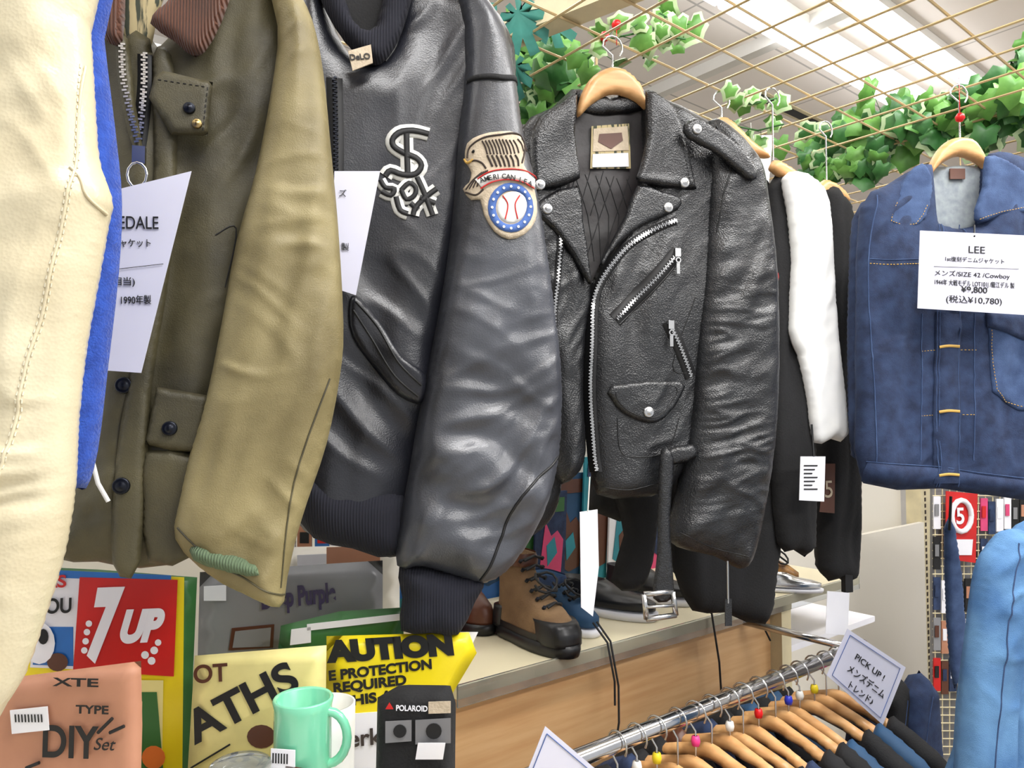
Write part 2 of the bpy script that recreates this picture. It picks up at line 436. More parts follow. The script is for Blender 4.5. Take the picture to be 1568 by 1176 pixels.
# ================= GONDOLA =================
G=grp('display_shelf_unit')
def wbox(name,a0,a1,b0,b1,z0,z1,mat,par):
    mb=MB();mb.box(W((a0+a1)/2,(b0+b1)/2,(z0+z1)/2),RD*(a1-a0)/2,ND*(b1-b0)/2,Vector((0,0,(z1-z0)/2)));return mb.done(name,mat,par)
wbox('shelf_top',-.12,1.17,0,.45,SZ-.02,SZ,m_shelf,G)
wbox('shelf_lip',-.12,1.17,-.004,0,SZ-.032,SZ+.003,m_glass,G)
wbox('front_panel',-.12,.80,.03,.045,.0,SZ-.02,m_woodp,G)
wbox('lower_back',.80,2.46,.36,.38,.0,1.12,m_panel,G)
wbox('lower_shelf',.84,1.3,0.02,.36,.985,1.0,m_white,G)
wbox('back_panel',-1.3,2.46,.45,.47,0,1.9,m_panel,G)
wbox('side_post',.80,.84,0.0,.04,0,SZ-.02,m_lightm,G)
mbp=MB();c=W(2.53,.40,1.15);mbp.box(c,RD*.068,ND*.03,Vector((0,0,1.15)))
for i in range(60):
    for s_ in (-.03,.03): mbp.box(W(2.53+s_,.369,.3+i*.026),RD*.006,ND*.001,Vector((0,0,.008)),1)
mbp.done('slotted_upright',[m_lightm,m_patchd],G)
wbox('lower_table',-1.5,-.15,-.5,.3,.96,1.0,m_shelf,G)
wbox('table_front',-1.5,-.15,-.46,-.44,0,.96,m_woodp,G)

# ================= BIKER JACKET =================
J=grp('black_leather_biker_jacket')
pl=Pl(1000,450,1.25,14)
ln=Part('quilted_lining',pl,[(868,150),(900,140),(935,160),(975,145),(1000,150),(1000,290),(965,400),(905,480),(862,400),(858,280)],m_lin,J,T=.006,R=.02,off=-.012,sm=3,fold=folds(pl,[(0,.05,.05,.004,'s')],3))
for k in range(7):
    seam(ln,[(868+k*24,270),(868+k*24-44,400)] if k>2 else [(884+k*20,262),(884+k*20-20,330)],m_ink,J,'quilt_line',r=.0008,sm=1)
    seam(ln,[(880+k*16,265+k*2),(900+k*16,330),(910+k*10,400)],m_ink,J,'quilt_line_b',r=.0008,sm=1)
bd=Part('left_front',pl,[(884,140),(845,165),(800,195),(790,300),(815,450),(840,600),(850,732),(882,728),(897,690),(893,600),(897,510),(905,440),(880,350),(872,270)],m_bleath,J,T=.026,R=.04,off=.0,sm=3,res=.005,fold=folds(pl,[(80,.16,.035,.010,'s'),(60,.08,.02,.006,'r')],11))
bR=Part('right_front',pl,[(985,150),(1030,160),(1085,190),(1122,230),(1130,320),(1105,430),(1090,560),(1058,690),(1022,750),(970,762),(914,757),(903,700),(894,600),(897,505),(904,450),(925,395),(958,335),(980,280),(985,220)],m_bleath,J,T=.028,R=.035,off=.002,sm=2,res=.0045,fold=folds(pl,[(85,.18,.05,.012,'s'),(60,.09,.03,.006,'r'),(20,.1,.03,.008,'r',980,720,.08),(30,.1,.03,.006,'r',1080,330,.08)],12))
seam(bR,[(918,745),(965,750),(1015,738)],m_edge,J,'hem_seam')
slv=Part('sleeve',pl,[(1085,185),(1125,205),(1158,245),(1172,300),(1186,420),(1189,560),(1182,680),(1165,790),(1141,868),(1095,852),(1024,828),(1036,760),(1050,680),(1060,590),(1068,470),(1078,370),(1082,270)],m_bleath,J,T=.038,R=.05,off=.02,res=.004,sm=4,fold=folds(pl,[(8,.07,.017,.010,'r',1125,580,.2),(-15,.09,.022,.011,'r',1090,740,.12),(35,.06,.03,.006,'s'),(70,.2,.03,.005,'s')],15))
seam(slv,[(1030,812),(1090,838),(1145,852)],m_edge,J,'cuff_seam')
seam(slv,[(1088,200),(1118,250),(1105,300),(1088,360)],m_edge,J,'armhole_seam',r=.0015)
curve('cuff_zip_pull',[[slv.on([slv.st(1112,858)],.004)[0],slv.on([slv.st(1112,858)],.004)[0]-Vector((0,0,.07))]],.0018,m_silver,J)
c0=slv.on([slv.st(1112,858)],.004)[0]-Vector((0,0,.085));mb=MB();mb.box(c0,pl.S*.006,pl.T*.022,pl.N*.0012);mb.done('zip_pull_tag',m_bleath,J)
Part('far_sleeve',pl,[(800,190),(830,250),(840,400),(858,560),(862,720),(840,800),(780,800),(760,500),(770,260)],m_bleath,J,T=.03,R=.045,off=-.05,fold=folds(pl,[(10,.08,.02,.006,'r')],17))
colL=Part('collar_left',pl,[(884,142),(856,158),(825,180),(812,215),(815,262),(822,292),(880,278),(888,262),(880,205)],m_bleath,J,T=.010,R=.010,off=.030,sm=2,res=.004,fold=folds(pl,[(80,.1,.05,.008,'s')],21))
colR=Part('collar_right',pl,[(988,140),(1012,148),(1035,170),(1048,215),(1064,280),(1058,290),(980,280),(978,262),(990,210)],m_bleath,J,T=.010,R=.010,off=.034,sm=2,res=.004,fold=folds(pl,[(80,.1,.05,.008,'s')],22))
lapR=Part('lapel_right',pl,[(976,284),(1010,292),(1042,303),(1038,322),(1000,338),(965,358),(932,392),(911,432),(904,438),(926,388),(956,332)],m_bleath,J,T=.008,R=.008,off=.030,sm=2,res=.004)
lapL=Part('lapel_left',pl,[(884,284),(826,306),(820,328),(846,352),(876,392),(904,440),(902,400),(893,340)],m_bleath,J,T=.008,R=.008,off=.027,sm=2,res=.004)
Part('neck_band',pl,[(884,146),(900,136),(935,150),(975,134),(990,144),(986,168),(935,176),(890,172)],m_bleath,J,T=.008,R=.01,off=-.004,sm=2)
for prt,pp in ((colL,[(818,258),(826,284),(876,270),(880,262)]),(colR,[(1040,205),(1056,274),(1052,283),(986,274)]),(lapL,[(828,312),(828,326),(850,346),(880,385),(900,420)])):
    seam(prt,pp,m_edge,J,'edge_stitch',r=.0007,dash=.003,sm=3)
for prt,u,v in ((colR,1048,280),(lapR,1023,318),(lapL,838,320),(colL,827,283)): snap(prt,u,v,J,.0085)
ep=Part('epaulette',pl,[(1046,192),(1062,181),(1085,190),(1130,222),(1160,262),(1150,278),(1128,262),(1090,232),(1052,212)],m_bleath,J,T=.008,R=.008,off=.062,sm=2,res=.004)
snap(ep,1067,198,J,.0085)
zipper(bR,[(1034,338),(1000,352),(965,374),(940,400),(918,432),(906,466),(901,520),(900,600),(905,690),(909,722)],J,'main_zip',w=.014,tape=m_ink,tooth=.0038)
zipper(bd,[(858,360),(855,410),(850,460),(848,500)],J,'side_zip',w=.012,tape=m_ink,tooth=.0028)
zipper(bR,[(1038,386),(1005,425),(970,460),(942,490)],J,'chest_zip',w=.026,tape=m_ink,slider=(1035,388),tooth=.0032)
zipper(bR,[(1022,492),(1040,530),(1058,578)],J,'pocket_zip',w=.022,tape=m_ink,slider=(1025,498),tooth=.0032)
seam(bR,[(1046,392),(1013,432),(978,468),(948,497)],m_edge,J,'welt',r=.0015)
fp=Part('coin_pocket',pl,[(937,590),(1040,583),(1043,606),(1018,640),(994,648),(960,636),(940,616)],m_bleath,J,T=.005,R=.006,off=.003,base=bR,sm=2,res=.004)
seam(fp,[(943,600),(946,613),(964,630),(994,640),(1014,633),(1036,604),(1034,592)],m_edge,J,'flap_stitch',r=.0007,sm=3)
snap(fp,993,631,J,.009)
seam(bR,[(945,640),(950,690),(975,700),(1020,690),(1040,640)],m_edge,J,'pocket_stitch',r=.0008)
seam(bR,[(1065,455),(1030,560),(1060,570)],m_edge,J,'panel_seam')
flat('brand_label',pl,[(906,193),(964,189),(966,258),(904,258)],m_plaid,J,off=-.001,th=.002)
flat('label_face',pl,[(909,197),(961,193),(963,230),(908,232)],m_patch,J,off=.000,th=.001)
flat('label_shield',pl,[(918,205),(952,203),(954,215),(936,228),(916,217)],m_brown,J,off=.001,th=.001)
flat('label_care',pl,[(908,236),(962,234),(963,255),(907,256)],m_white,J,off=.001,th=.001)
bel=Part('belt',pl,[(1012,690),(1032,700),(1026,790),(1030,870),(1030,916),(1000,916),(1006,850),(1008,760)],m_bleath,J,T=.006,R=.01,off=.05,sm=3,res=.005)
Part('belt_loop',pl,[(1014,690),(1060,680),(1066,700),(1030,712)],m_bleath,J,T=.006,R=.008,off=.045,sm=2,res=.005)
mb=MB();q=[pl.at(u,v,.056) for u,v in ((986,910),(1030,906),(1035,942),(990,948),(986,910))];mb.path(q,.0045,8);mb.rod(pl.at(988,930,.058),pl.at(1032,927,.058),.0028);mb.done('belt_buckle',m_silver,J,True)
hanger(J,pl,[(884,180),(887,152),(903,122),(928,105),(952,105),(976,124),(990,155),(991,172),(975,158),(955,148),(932,146),(906,160)],(938,108,40),off=.006,T=.012)

# ================= BOMBER =================
J=grp('black_varsity_bomber_jacket')
pl=Pl(660,450,.98,16)
sb=Part('body',pl,[(470,-60),(520,60),(560,100),(600,60),(610,-40),(700,-20),(765,30),(790,120),(740,300),(700,480),(660,640),(640,760),(620,850),(540,838),(478,820),(450,765),(440,500),(430,100)],m_sox,J,T=.04,R=.06,off=-.01,sm=3,res=.0055,fold=folds(pl,[(80,.3,.06,.013,'s'),(-50,.2,.045,.018,'s',600,660,.15),(-40,.2,.04,.012,'r',570,680,.12),(-35,.15,.04,.008,'r',560,420,.1),(60,.12,.03,.008,'r',680,120,.12)],31))
Part('hem_rib',pl,[(455,712),(520,735),(622,752),(612,852),(540,840),(480,824),(448,770)],m_rib,J,T=.04,R=.04,off=.002,sm=2)
ss=Part('sleeve',pl,[(700,-30),(740,0),(772,50),(788,120),(800,210),(822,300),(843,440),(857,560),(858,640),(852,710),(828,790),(785,862),(740,893),(690,880),(645,868),(608,866),(612,800),(624,735),(640,640),(660,540),(680,430),(693,330),(702,215),(712,120),(710,40)],m_soxs,J,T=.040,R=.045,off=.03,sm=3,res=.0045,fold=folds(pl,[(-30,.2,.05,.020,'s',710,720,.14),(15,.15,.035,.014,'r',780,640,.16),(55,.14,.04,.016,'r',730,790,.12),(-20,.12,.04,.010,'r',760,520,.15),(75,.2,.03,.005,'s'),(80,.1,.03,.012,'r',690,850,.07)],33))
Part('cuff_rib',pl,[(612,862),(680,872),(742,884),(728,920),(702,972),(660,970),(614,966),(616,915)],m_rib,J,T=.03,R=.035,off=.03,sm=2,fold=folds(pl,[(85,.2,.012,.003,'s')],35))
Part('collar_rib',pl,[(474,-60),(500,20),(540,78),(575,100),(600,80),(622,30),(640,-60),(600,-60),(575,40),(540,30),(510,-60)],m_rib,J,T=.018,R=.014,off=.03,sm=3)
Part('satin_lining',pl,[(500,-60),(510,0),(545,60),(572,75),(595,30),(610,-60)],m_blk,J,T=.004,R=.01,off=.02,sm=2)
flat('neck_label',pl,[(533,78),(568,68),(571,96),(540,108)],m_patch,J,off=.052,th=.002);text('DeLO',pl,536,92,9,m_ink,J,off=.053,rot=12,bold=1)
ribbon(ss,[(712,130),(745,118),(770,120),(790,130)],.006,m_blk,J,'shoulder_piping',.004)
seam(ss,[(852,700),(800,760),(765,830),(735,888)],m_edge,J,'sleeve_seam',r=.0018)
seam(sb,[(620,-20),(610,60),(590,95)],m_edge,J,'front_seam',r=.0012)
zipper(sb,[(512,120),(514,200),(514,300)],J,'front_zip',m_dkmetal,m_ink,w=.02)
wl=Part('pocket_welt',pl,[(534,470),(545,452),(580,490),(615,545),(652,575),(648,618),(610,605),(570,560),(540,515)],m_sox,J,T=.006,R=.008,off=.003,base=sb,sm=3,res=.004)
seam(wl,[(545,462),(578,500),(610,555),(645,590)],m_edge,J,'welt_line',r=.0014);seam(wl,[(541,475),(570,520),(604,575),(640,607)],m_edge,J,'welt_line_b',r=.0014)
Sg=[[(656,206),(640,202),(616,202),(602,212),(602,224),(616,234),(636,242),(645,254),(636,267),(616,268),(598,262),(590,270)],[(622,204),(624,266)]]
Og=[[(614,292),(626,281),(636,288),(634,300),(622,306),(614,292)],[(582,276),(590,288),(604,290),(598,300),(584,294)]]
Xg=[[(638,272),(648,294),(656,314),(662,330)],[(668,290),(652,302),(636,318),(632,330)],[(606,302),(612,322),(624,328)],[(628,312),(640,322)],[(642,303),(666,312)]]
for k,(G_,wd) in enumerate(((Sg,.0175),(Og,.0145),(Xg,.016))):
    for st in G_: ribbon(sb,st,wd,m_wht,J,'letter_outline',.0016+k*.0003,sm=3)
for k,(G_,wd) in enumerate(((Sg,.0175),(Og,.0145),(Xg,.016))):
    for st in G_: ribbon(sb,st,wd*.42,m_ink,J,'letter_core',.0032+k*.0002,sm=3)
# sleeve patch : eagle over baseball with banner
pp=Part('eagle_patch',pl,[(709,246),(714,222),(735,207),(765,201),(796,206),(806,228),(802,252),(814,272),(823,308),(820,338),(804,358),(780,366),(758,354),(742,328),(736,305),(722,306),(707,292),(718,280),(722,264),(714,252)],m_patch,J,T=.0015,R=.003,off=.0032,base=ss,sm=2,res=.004)
for k in range(12):
    x=738+k*5.2
    seam(pp,[(x,213+abs(k-5)*.6),(x+5,225),(x+8,236)],m_patchd,J,'feather',r=.0010,lift=.0006)
for k in range(7): seam(pp,[(746+k*7,238),(750+k*7,246),(754+k*6.5,255)],m_patchd,J,'feather_low',r=.0013,lift=.0006)
seam(pp,[(714,244),(719,226),(740,211),(768,206),(793,211),(800,230),(797,252)],m_patchd,J,'eagle_outline',r=.0012)
seam(pp,[(716,250),(728,246),(738,250),(744,258)],m_patchd,J,'eagle_throat',r=.0012);snap(pp,724,233,J,.0018,m_ink,'eye')
seam(pp,[(709,247),(715,251),(724,245)],m_yel,J,'beak',r=.0016)
for k in range(4): seam(pp,[(712+k*6,292-k*2),(724+k*4,276-k*2),(738+k*3,264-k)],m_patchd,J,'wing_line',r=.0010)
seam(pp,[(712,296),(728,299),(740,290)],m_patchd,J,'wing_line_b',r=.0012)
ribbon(pp,circ(782,318,29,24,32),.010,m_blue,J,'ball_ring',.0010,sm=1,closed=True)
dsk=Part('baseball',pl,circ(782,319,21,24,24),m_wht,J,T=.0012,R=.01,off=.0006,base=pp,sm=1,res=.004)
seam(pp,[(769,300),(777,314),(773,336)],m_red,J,'ball_stitch',lift=.0022);seam(pp,[(795,300),(788,314),(792,336)],m_red,J,'ball_stitch_b',lift=.0022)
for k in range(16):
    t=2*math.pi*k/16;c=pp.on([pp.st(782+29*math.cos(t),318+32*math.sin(t))],.0016)[0];mb=MB();mb.lathe(c,pl.N,[(.0018,0),(.0018,.0006),(0.0001,.0007)],8);mb.done('star',m_wht,J)
ribbon(pp,[(732,282),(750,272),(775,268),(800,273),(816,285)],.0145,m_wht,J,'banner',.0022)
seam(pp,[(730,275),(749,264),(775,260),(801,265),(818,277)],m_red,J,'banner_edge',r=.0009,lift=.0028)
seam(pp,[(735,290),(752,280),(775,276),(799,281),(814,292)],m_red,J,'banner_edge_b',r=.0009,lift=.0028)
for i,ch in enumerate("AMERICAN LEA"):
    x=736+i*6.5;y=281-9*math.sin((i+.5)/12*math.pi)+i*.25
    q=pp.on([pp.st(x,y)],.0045)[0];pq=Pl(O=q,yaw=16);text(ch,pq,x,y,7.5,m_ink,J,off=0,bold=.8,rot=25-i*4)
flat('price_card',pl,[(512,262),(582,262),(545,452),(508,440)],m_lav,J,off=.065)
text('製',pl,522,382,9,m_ink,J,off=.0665)
text('ズ',pl,518,300,9,m_ink,J,off=.0665)
hanger(J,pl,[(470,0),(490,-40),(540,-70),(580,-60),(560,-30),(500,10)],(540,-60,-100),off=0)

# ================= OLIVE =================
J=grp('olive_waxed_cotton_jacket')
pl=Pl(340,400,.80,14)
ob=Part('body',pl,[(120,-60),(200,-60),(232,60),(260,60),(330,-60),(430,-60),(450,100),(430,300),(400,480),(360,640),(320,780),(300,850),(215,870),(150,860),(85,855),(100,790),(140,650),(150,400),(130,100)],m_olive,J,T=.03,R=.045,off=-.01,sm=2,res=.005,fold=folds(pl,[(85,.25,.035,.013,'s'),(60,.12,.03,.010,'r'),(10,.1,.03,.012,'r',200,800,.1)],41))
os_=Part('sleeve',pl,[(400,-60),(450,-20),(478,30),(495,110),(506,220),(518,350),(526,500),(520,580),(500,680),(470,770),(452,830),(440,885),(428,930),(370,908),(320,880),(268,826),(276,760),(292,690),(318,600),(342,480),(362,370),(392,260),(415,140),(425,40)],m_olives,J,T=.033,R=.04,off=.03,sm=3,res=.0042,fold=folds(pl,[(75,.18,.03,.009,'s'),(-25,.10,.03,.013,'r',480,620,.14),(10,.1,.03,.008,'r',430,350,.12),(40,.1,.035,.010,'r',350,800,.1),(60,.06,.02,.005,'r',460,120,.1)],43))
seam(os_,[(272,808),(330,862),(436,910)],m_olive,J,'cuff_seam',r=.001);seam(os_,[(505,580),(450,740),(430,900)],m_olive,J,'sleeve_seam',r=.001)
Part('plaid_lining',pl,[(186,-60),(262,-60),(240,30),(226,85),(190,76)],m_plaid,J,T=.006,R=.01,off=.012,sm=2)
Part('inner_dark',pl,[(188,60),(230,60),(235,150),(216,240),(196,190)],m_olive,J,T=.003,R=.01,off=.018,sm=2)
Part('collar_right',pl,[(230,36),(248,10),(300,-30),(356,-40),(350,5),(326,62),(300,88),(268,64)],m_cord,J,T=.012,R=.012,off=.038,sm=2,res=.004)
Part('collar_left',pl,[(130,-60),(195,-60),(192,0),(188,62),(166,66),(140,20)],m_cord,J,T=.012,R=.012,off=.034,sm=2,res=.004)
tb=Part('throat_tab',pl,[(236,118),(250,108),(326,126),(318,208),(262,206),(228,150)],m_olive,J,T=.006,R=.006,off=.038,sm=1,res=.004)
snap(tb,290,166,J,.006,m_dkmetal);snap(tb,302,190,J,.005,m_brass);seam(tb,[(242,122),(318,134),(311,200)],m_edge,J,'tab_stitch',r=.0005,sm=1,dash=.003)
fpn=Part('storm_flap',pl,[(232,90),(262,84),(272,200),(262,400),(232,600),(215,860),(172,862),(178,700),(200,560),(226,400),(236,250)],m_olive,J,T=.006,R=.009,off=.026,sm=3,res=.005,fold=folds(pl,[(85,.1,.03,.004,'s')],45))
snap(fpn,190,590,J,.0085,m_dkmetal);snap(fpn,186,744,J,.0085,m_dkmetal)
pf=Part('pocket_flap',pl,[(240,592),(322,606),(306,692),(262,690),(222,680)],m_olive,J,T=.006,R=.006,off=.030,sm=1,res=.004)
snap(pf,260,656,J,.0075,m_dkmetal)
seam(ob,[(330,360),(362,350),(345,440)],m_edge,J,'yoke_seam',r=.0007)
Part('bellows_pocket',pl,[(222,686),(306,696),(296,780),(298,850),(228,862),(216,760)],m_olive,J,T=.015,R=.015,off=.018,sm=2,res=.005)
zipper(fpn,[(222,84),(222,130),(218,180),(213,224)],J,'zip_right',m_silver,m_ink,w=.014,tooth=.003)
zp=Part('zip_facing',pl,[(176,60),(196,60),(206,150),(218,225),(206,232),(186,160)],m_olive,J,T=.004,R=.008,off=.030,sm=2,res=.005)
zipper(zp,[(188,70),(190,120),(200,170),(213,222)],J,'zip_left',m_silver,None,tooth=.003)
mb=MB();c=pl.at(213,238,.05);mb.box(c,pl.S*.006,pl.T*.009,pl.N*.003);mb.done('zip_slider',m_silver,J)
curve('ring_pull',[[pl.at(210+15*math.cos(t/12*6.283),268+19*math.sin(t/12*6.283),.052) for t in range(13)]],.0016,m_silver,J)
Part('knit_cuff',pl,[(296,832),(345,842),(398,862),(402,884),(350,878),(296,858)],m_gknit,J,T=.014,R=.012,off=.052,sm=2,res=.005)
curve('drawstring',[[pl.at(u,v,.05) for u,v in ((140,700),(150,740),(166,768))]],.0022,m_wht,J)
pc=Pl(225,420,.715,10)
flat('price_card',pc,[(180,290),(293,262),(216,571),(158,567)],m_lav,J,off=0)
text('EDALE',pc,181,350,20,m_ink,J,wpx=60,rot=2)
text('ャケット',pc,183,377,10,m_ink,J,wpx=46,rot=2)
text('相当)',pc,172,436,10,m_ink,J,rot=2)
text('1990年製',pc,183,465,11,m_ink,J,wpx=46,rot=2)
curve('rule',[[pc.at(180,412,.001),pc.at(250,404,.001)]],.0003,m_ink,J)

# ================= CREAM VARSITY =================
J=grp('cream_leather_varsity_jacket')
pl=Pl(80,500,.56,8)
Part('wool_body',pl,[(-300,-80),(150,-80),(160,60),(178,210),(187,310),(182,420),(166,560),(150,690),(132,748),(108,758),(60,900),(0,960),(-300,960)],m_bluew,J,T=.02,R=.03,off=-.01,sm=3,res=.007)
cs_=Part('leather_sleeve',pl,[(-300,-80),(122,-80),(136,40),(143,150),(150,240),(170,300),(164,340),(150,420),(130,530),(118,640),(112,752),(96,850),(72,930),(38,1030),(5,1085),(-60,1160),(-300,1160)],m_cream,J,T=.03,R=.035,off=.02,sm=3,res=.0032,fold=folds(pl,[(80,.2,.03,.006,'s'),(-55,.08,.02,.007,'r',150,270,.07),(10,.06,.02,.006,'r',60,620,.16),(70,.12,.03,.006,'r'),(20,.08,.03,.005,'s')],51))
for dx in (0,9):
    seam(cs_,[(134+dx*.4,110),(122+dx,190),(108+dx,270),(84+dx,380),(66+dx,470),(40+dx,560),(10+dx,680),(-20,800)],m_creamst,J,'topstitch',r=.0006,dash=.0028)
seam(cs_,[(138,110),(126,190),(112,270),(88,380),(70,470),(44,560),(14,680),(-18,800)],m_cream,J,'seam_ridge',r=.0012)
seam(cs_,[(108,256),(125,275),(140,305),(166,330)],m_cream,J,'elbow_seam',r=.0013)

# ================= BLACK COATS BEHIND =================
J=grp('black_wool_coat')
pl=Pl(1100,500,1.45,12)
Part('body',pl,[(980,220),(1080,190),(1160,260),(1195,330),(1205,500),(1215,700),(1190,870),(1172,956),(1110,938),(1060,935),(1030,870),(1010,760),(900,780)],m_blk,J,T=.03,R=.05,sm=2,res=.01,fold=folds(pl,[(85,.3,.03,.010,'s')],61))
Part('trouser_leg',pl,[(925,700),(1008,700),(1000,860),(975,905),(935,890),(955,820),(940,760)],m_blk,J,T=.02,R=.03,off=.03,sm=2,res=.01)
hanger(J,pl,[(1082,200),(1100,180),(1120,185),(1150,215),(1180,240),(1150,240),(1100,215)],(1105,180,125),off=.0)
J=grp('baseball_sleeve_shirt')
pl=Pl(1230,450,1.45,22)
Part('black_body',pl,[(1176,285),(1205,272),(1225,300),(1222,420),(1235,560),(1246,640),(1246,838),(1215,842),(1190,832),(1180,700),(1176,480)],m_blk,J,T=.022,R=.035,off=-.01,sm=2,res=.008,fold=folds(pl,[(85,.3,.02,.008,'s')],62))
Part('white_sleeve',pl,[(1198,272),(1222,262),(1248,275),(1268,310),(1274,400),(1282,520),(1297,664),(1272,672),(1246,678),(1236,610),(1222,545),(1208,505),(1212,400),(1206,320)],m_wcloth,J,T=.018,R=.03,off=.02,sm=2,res=.006,fold=folds(pl,[(80,.2,.02,.006,'s'),(20,.08,.03,.004,'r')],63))
Part('red_logo',pl,circ(1186,424,7,12,11),m_red,J,T=.003,R=.004,off=.03,sm=1)
hanger(J,pl,[(1180,262),(1184,246),(1200,250),(1228,272),(1215,282)],(1184,246,200),off=.0)
flat('size_tag',pl,[(1226,699),(1264,699),(1262,768),(1224,766)],m_white,J,off=.06)
for k in range(7): flat('tag_print',pl,[(1231,712+k*6),(1252-(k%3)*4,712+k*6),(1252-(k%3)*4,714+k*6),(1231,714+k*6)],m_ink,J,off=.0612,th=.0002)
curve('tag_string',[[pl.at(1243,650,.05),pl.at(1246,699,.06)]],.002,m_ink,J)
J=grp('black_jersey_top')
pl=Pl(1290,450,1.6,20)
Part('body',pl,[(1255,290),(1290,305),(1304,340),(1311,500),(1314,700),(1308,880),(1285,886),(1254,872),(1250,700),(1262,500)],m_blk,J,T=.03,R=.03,sm=2,res=.01,fold=folds(pl,[(85,.3,.02,.008,'s')],64))
flat('number_patch',pl,[(1264,710),(1279,710),(1278,786),(1255,784)],m_brown,J,off=.045);text('5',pl,1262,762,26,m_patch,J,off=.0465)
hanger(J,pl,[(1245,300),(1262,275),(1290,290),(1300,312),(1270,300)],(1266,280,200),off=.0)
flat('hang_tag',pl,[(1267,905),(1301,908),(1298,973),(1264,970)],m_white,J,off=.03)
mb=MB();c=pl.at(1297,888,.02);mb.box(c,pl.S*.01,pl.T*.025,pl.N*.006);mb.done('zip_toggle',m_ink,J)
J=grp('paper_sign');pl=Pl(1155,240,1.6,10)
flat('sheet',pl,[(1130,207),(1184,207),(1176,295),(1130,290)],m_white,J);text('T',pl,1150,248,14,m_ink,J,bold=1)
curve('sign_string',[[pl.at(1150,207),Vector((pl.at(1150,207).x,pl.at(1150,207).y,2.2))]],.0008,m_wht,J)

# ================= DENIM JACKET =================
J=grp('denim_jacket')
pl=Pl(1450,500,1.42,6)
dn=Part('body',pl,[(1318,318),(1355,285),(1412,252),(1424,262),(1430,330),(1440,345),(1495,345),(1504,255),(1530,232),(1600,262),(1660,330),(1665,600),(1655,780),(1568,766),(1440,748),(1322,740),(1312,620),(1312,480)],m_denim,J,T=.026,R=.03,off=.012,sm=2,res=.005,fold=folds(pl,[(85,.3,.05,.012,'s'),(60,.12,.035,.007,'r'),(0,.1,.03,.007,'r',1380,600,.12)],71))
Part('sleeve_left',pl,[(1308,330),(1330,305),(1345,330),(1340,420),(1338,560),(1334,690),(1306,700),(1300,560),(1302,420)],m_denim,J,T=.03,R=.03,off=-.02,sm=2,res=.007)
Part('inside',pl,[(1412,262),(1440,256),(1508,256),(1512,300),(1498,352),(1430,352),(1418,310)],m_denimin,J,T=.004,R=.01,off=-.0,sm=2)
dcl=Part('collar_left',pl,[(1412,250),(1388,268),(1372,300),(1359,344),(1404,348),(1424,316),(1426,272)],m_denimL,J,T=.007,R=.006,off=.036,sm=2,res=.005)
dcr=Part('collar_right',pl,[(1508,240),(1540,245),(1580,275),(1600,320),(1535,330),(1497,343),(1492,320),(1504,285)],m_denimL,J,T=.007,R=.006,off=.036,sm=2,res=.005)
for prt,pp_ in ((dcl,[(1374,310),(1364,339),(1402,343),(1420,314)]),(dcr,[(1500,336),(1535,324),(1590,314)])): seam(prt,pp_,m_yel,J,'collar_stitch',r=.0006,dash=.003,sm=2)
ribbon(dn,[(1318,722),(1380,728),(1440,732),(1500,742),(1568,750),(1650,760)],.036,m_denim,J,'waistband',.004)
seam(dn,[(1318,706),(1380,711),(1440,715),(1500,724),(1568,732)],m_denimL,J,'band_stitch',r=.0009,lift=.003)
for yy in (400,407): seam(dn,[(1322,yy),(1370,yy-2),(1420,yy-4)],m_denimL if yy==400 else m_yel,J,'yoke_seam',r=.0009,dash=0 if yy==400 else .003)
ribbon(dn,[(1449,480),(1448,600),(1447,740)],.052,m_denim,J,'placket',.004)
for xx in (1433,1467,1437): seam(dn,[(xx,345),(xx,480),(xx-1,600),(xx-2,745)],m_denimL,J,'placket_stitch',r=.0009,lift=.004)
for y0 in (532,631,728):
    ribbon(dn,[(1435,y0),(1450,y0-2),(1466,y0-1)],.005,m_yel,J,'bartack',.006);seam(dn,[(1410,y0+6),(1440,y0+4),(1470,y0+4),(1495,y0+4)],m_yel,J,'pleat_stitch',r=.0006,dash=.003)
for xx in (1412,1492): seam(dn,[(xx,480),(xx-1,600),(xx-2,705)],m_denimL,J,'pleat',r=.001)
seam(dn,[(1340,300),(1325,380),(1330,480),(1338,600),(1335,720)],m_denimL,J,'armhole_seam',r=.0012)
dp=Part('chest_pocket',pl,[(1512,482),(1570,478),(1640,484),(1640,590),(1600,632),(1560,628),(1520,600)],m_denimL,J,T=.003,R=.004,off=.002,base=dn,sm=1,res=.006)
pfl=Part('pocket_flap',pl,[(1510,478),(1640,478),(1640,505),(1580,522),(1515,500)],m_denim,J,T=.003,R=.004,off=.003,base=dp,sm=1,res=.006)
seam(dp,[(1518,500),(1526,596),(1562,622),(1600,626)],m_yel,J,'pocket_stitch',r=.0006,dash=.003,sm=2)
hanger(J,pl,[(1420,274),(1423,250),(1440,224),(1464,211),(1488,215),(1506,240),(1508,262),(1494,250),(1466,240),(1440,252)],(1470,212,160),off=.012,T=.014)
flat('neck_label',pl,[(1455,258),(1478,258),(1478,274),(1455,274)],m_brown,J,off=.01,th=.003)
pc=Pl(1490,420,1.30,4)
flat('price_card',pc,[(1409,353),(1602,362),(1598,484),(1405,472)],m_lav,J)
text('LEE',pc,1482,387,11,m_ink,J,wpx=25,rot=-2);text('1st復刻デニムジャケット',pc,1446,399,6,m_ink,J,wpx=90,rot=-2)
text('メンズ/SIZE 42 /Cowboy',pc,1430,421,7,m_ink,J,wpx=115,rot=-2);text('1944年 大戦モデル LOT101J /龍江デル 製',pc,1430,435,7,m_ink,J,wpx=122,rot=-2)
text('¥9,800',pc,1472,447,9,m_ink,J,wpx=40,rot=-2,bold=.5);text('(税込¥10,780)',pc,1448,462,9,m_ink,J,wpx=85,rot=-2)
curve('rule',[[pc.at(1430,408,.001),pc.at(1560,412,.001)]],.0004,m_ink,J)
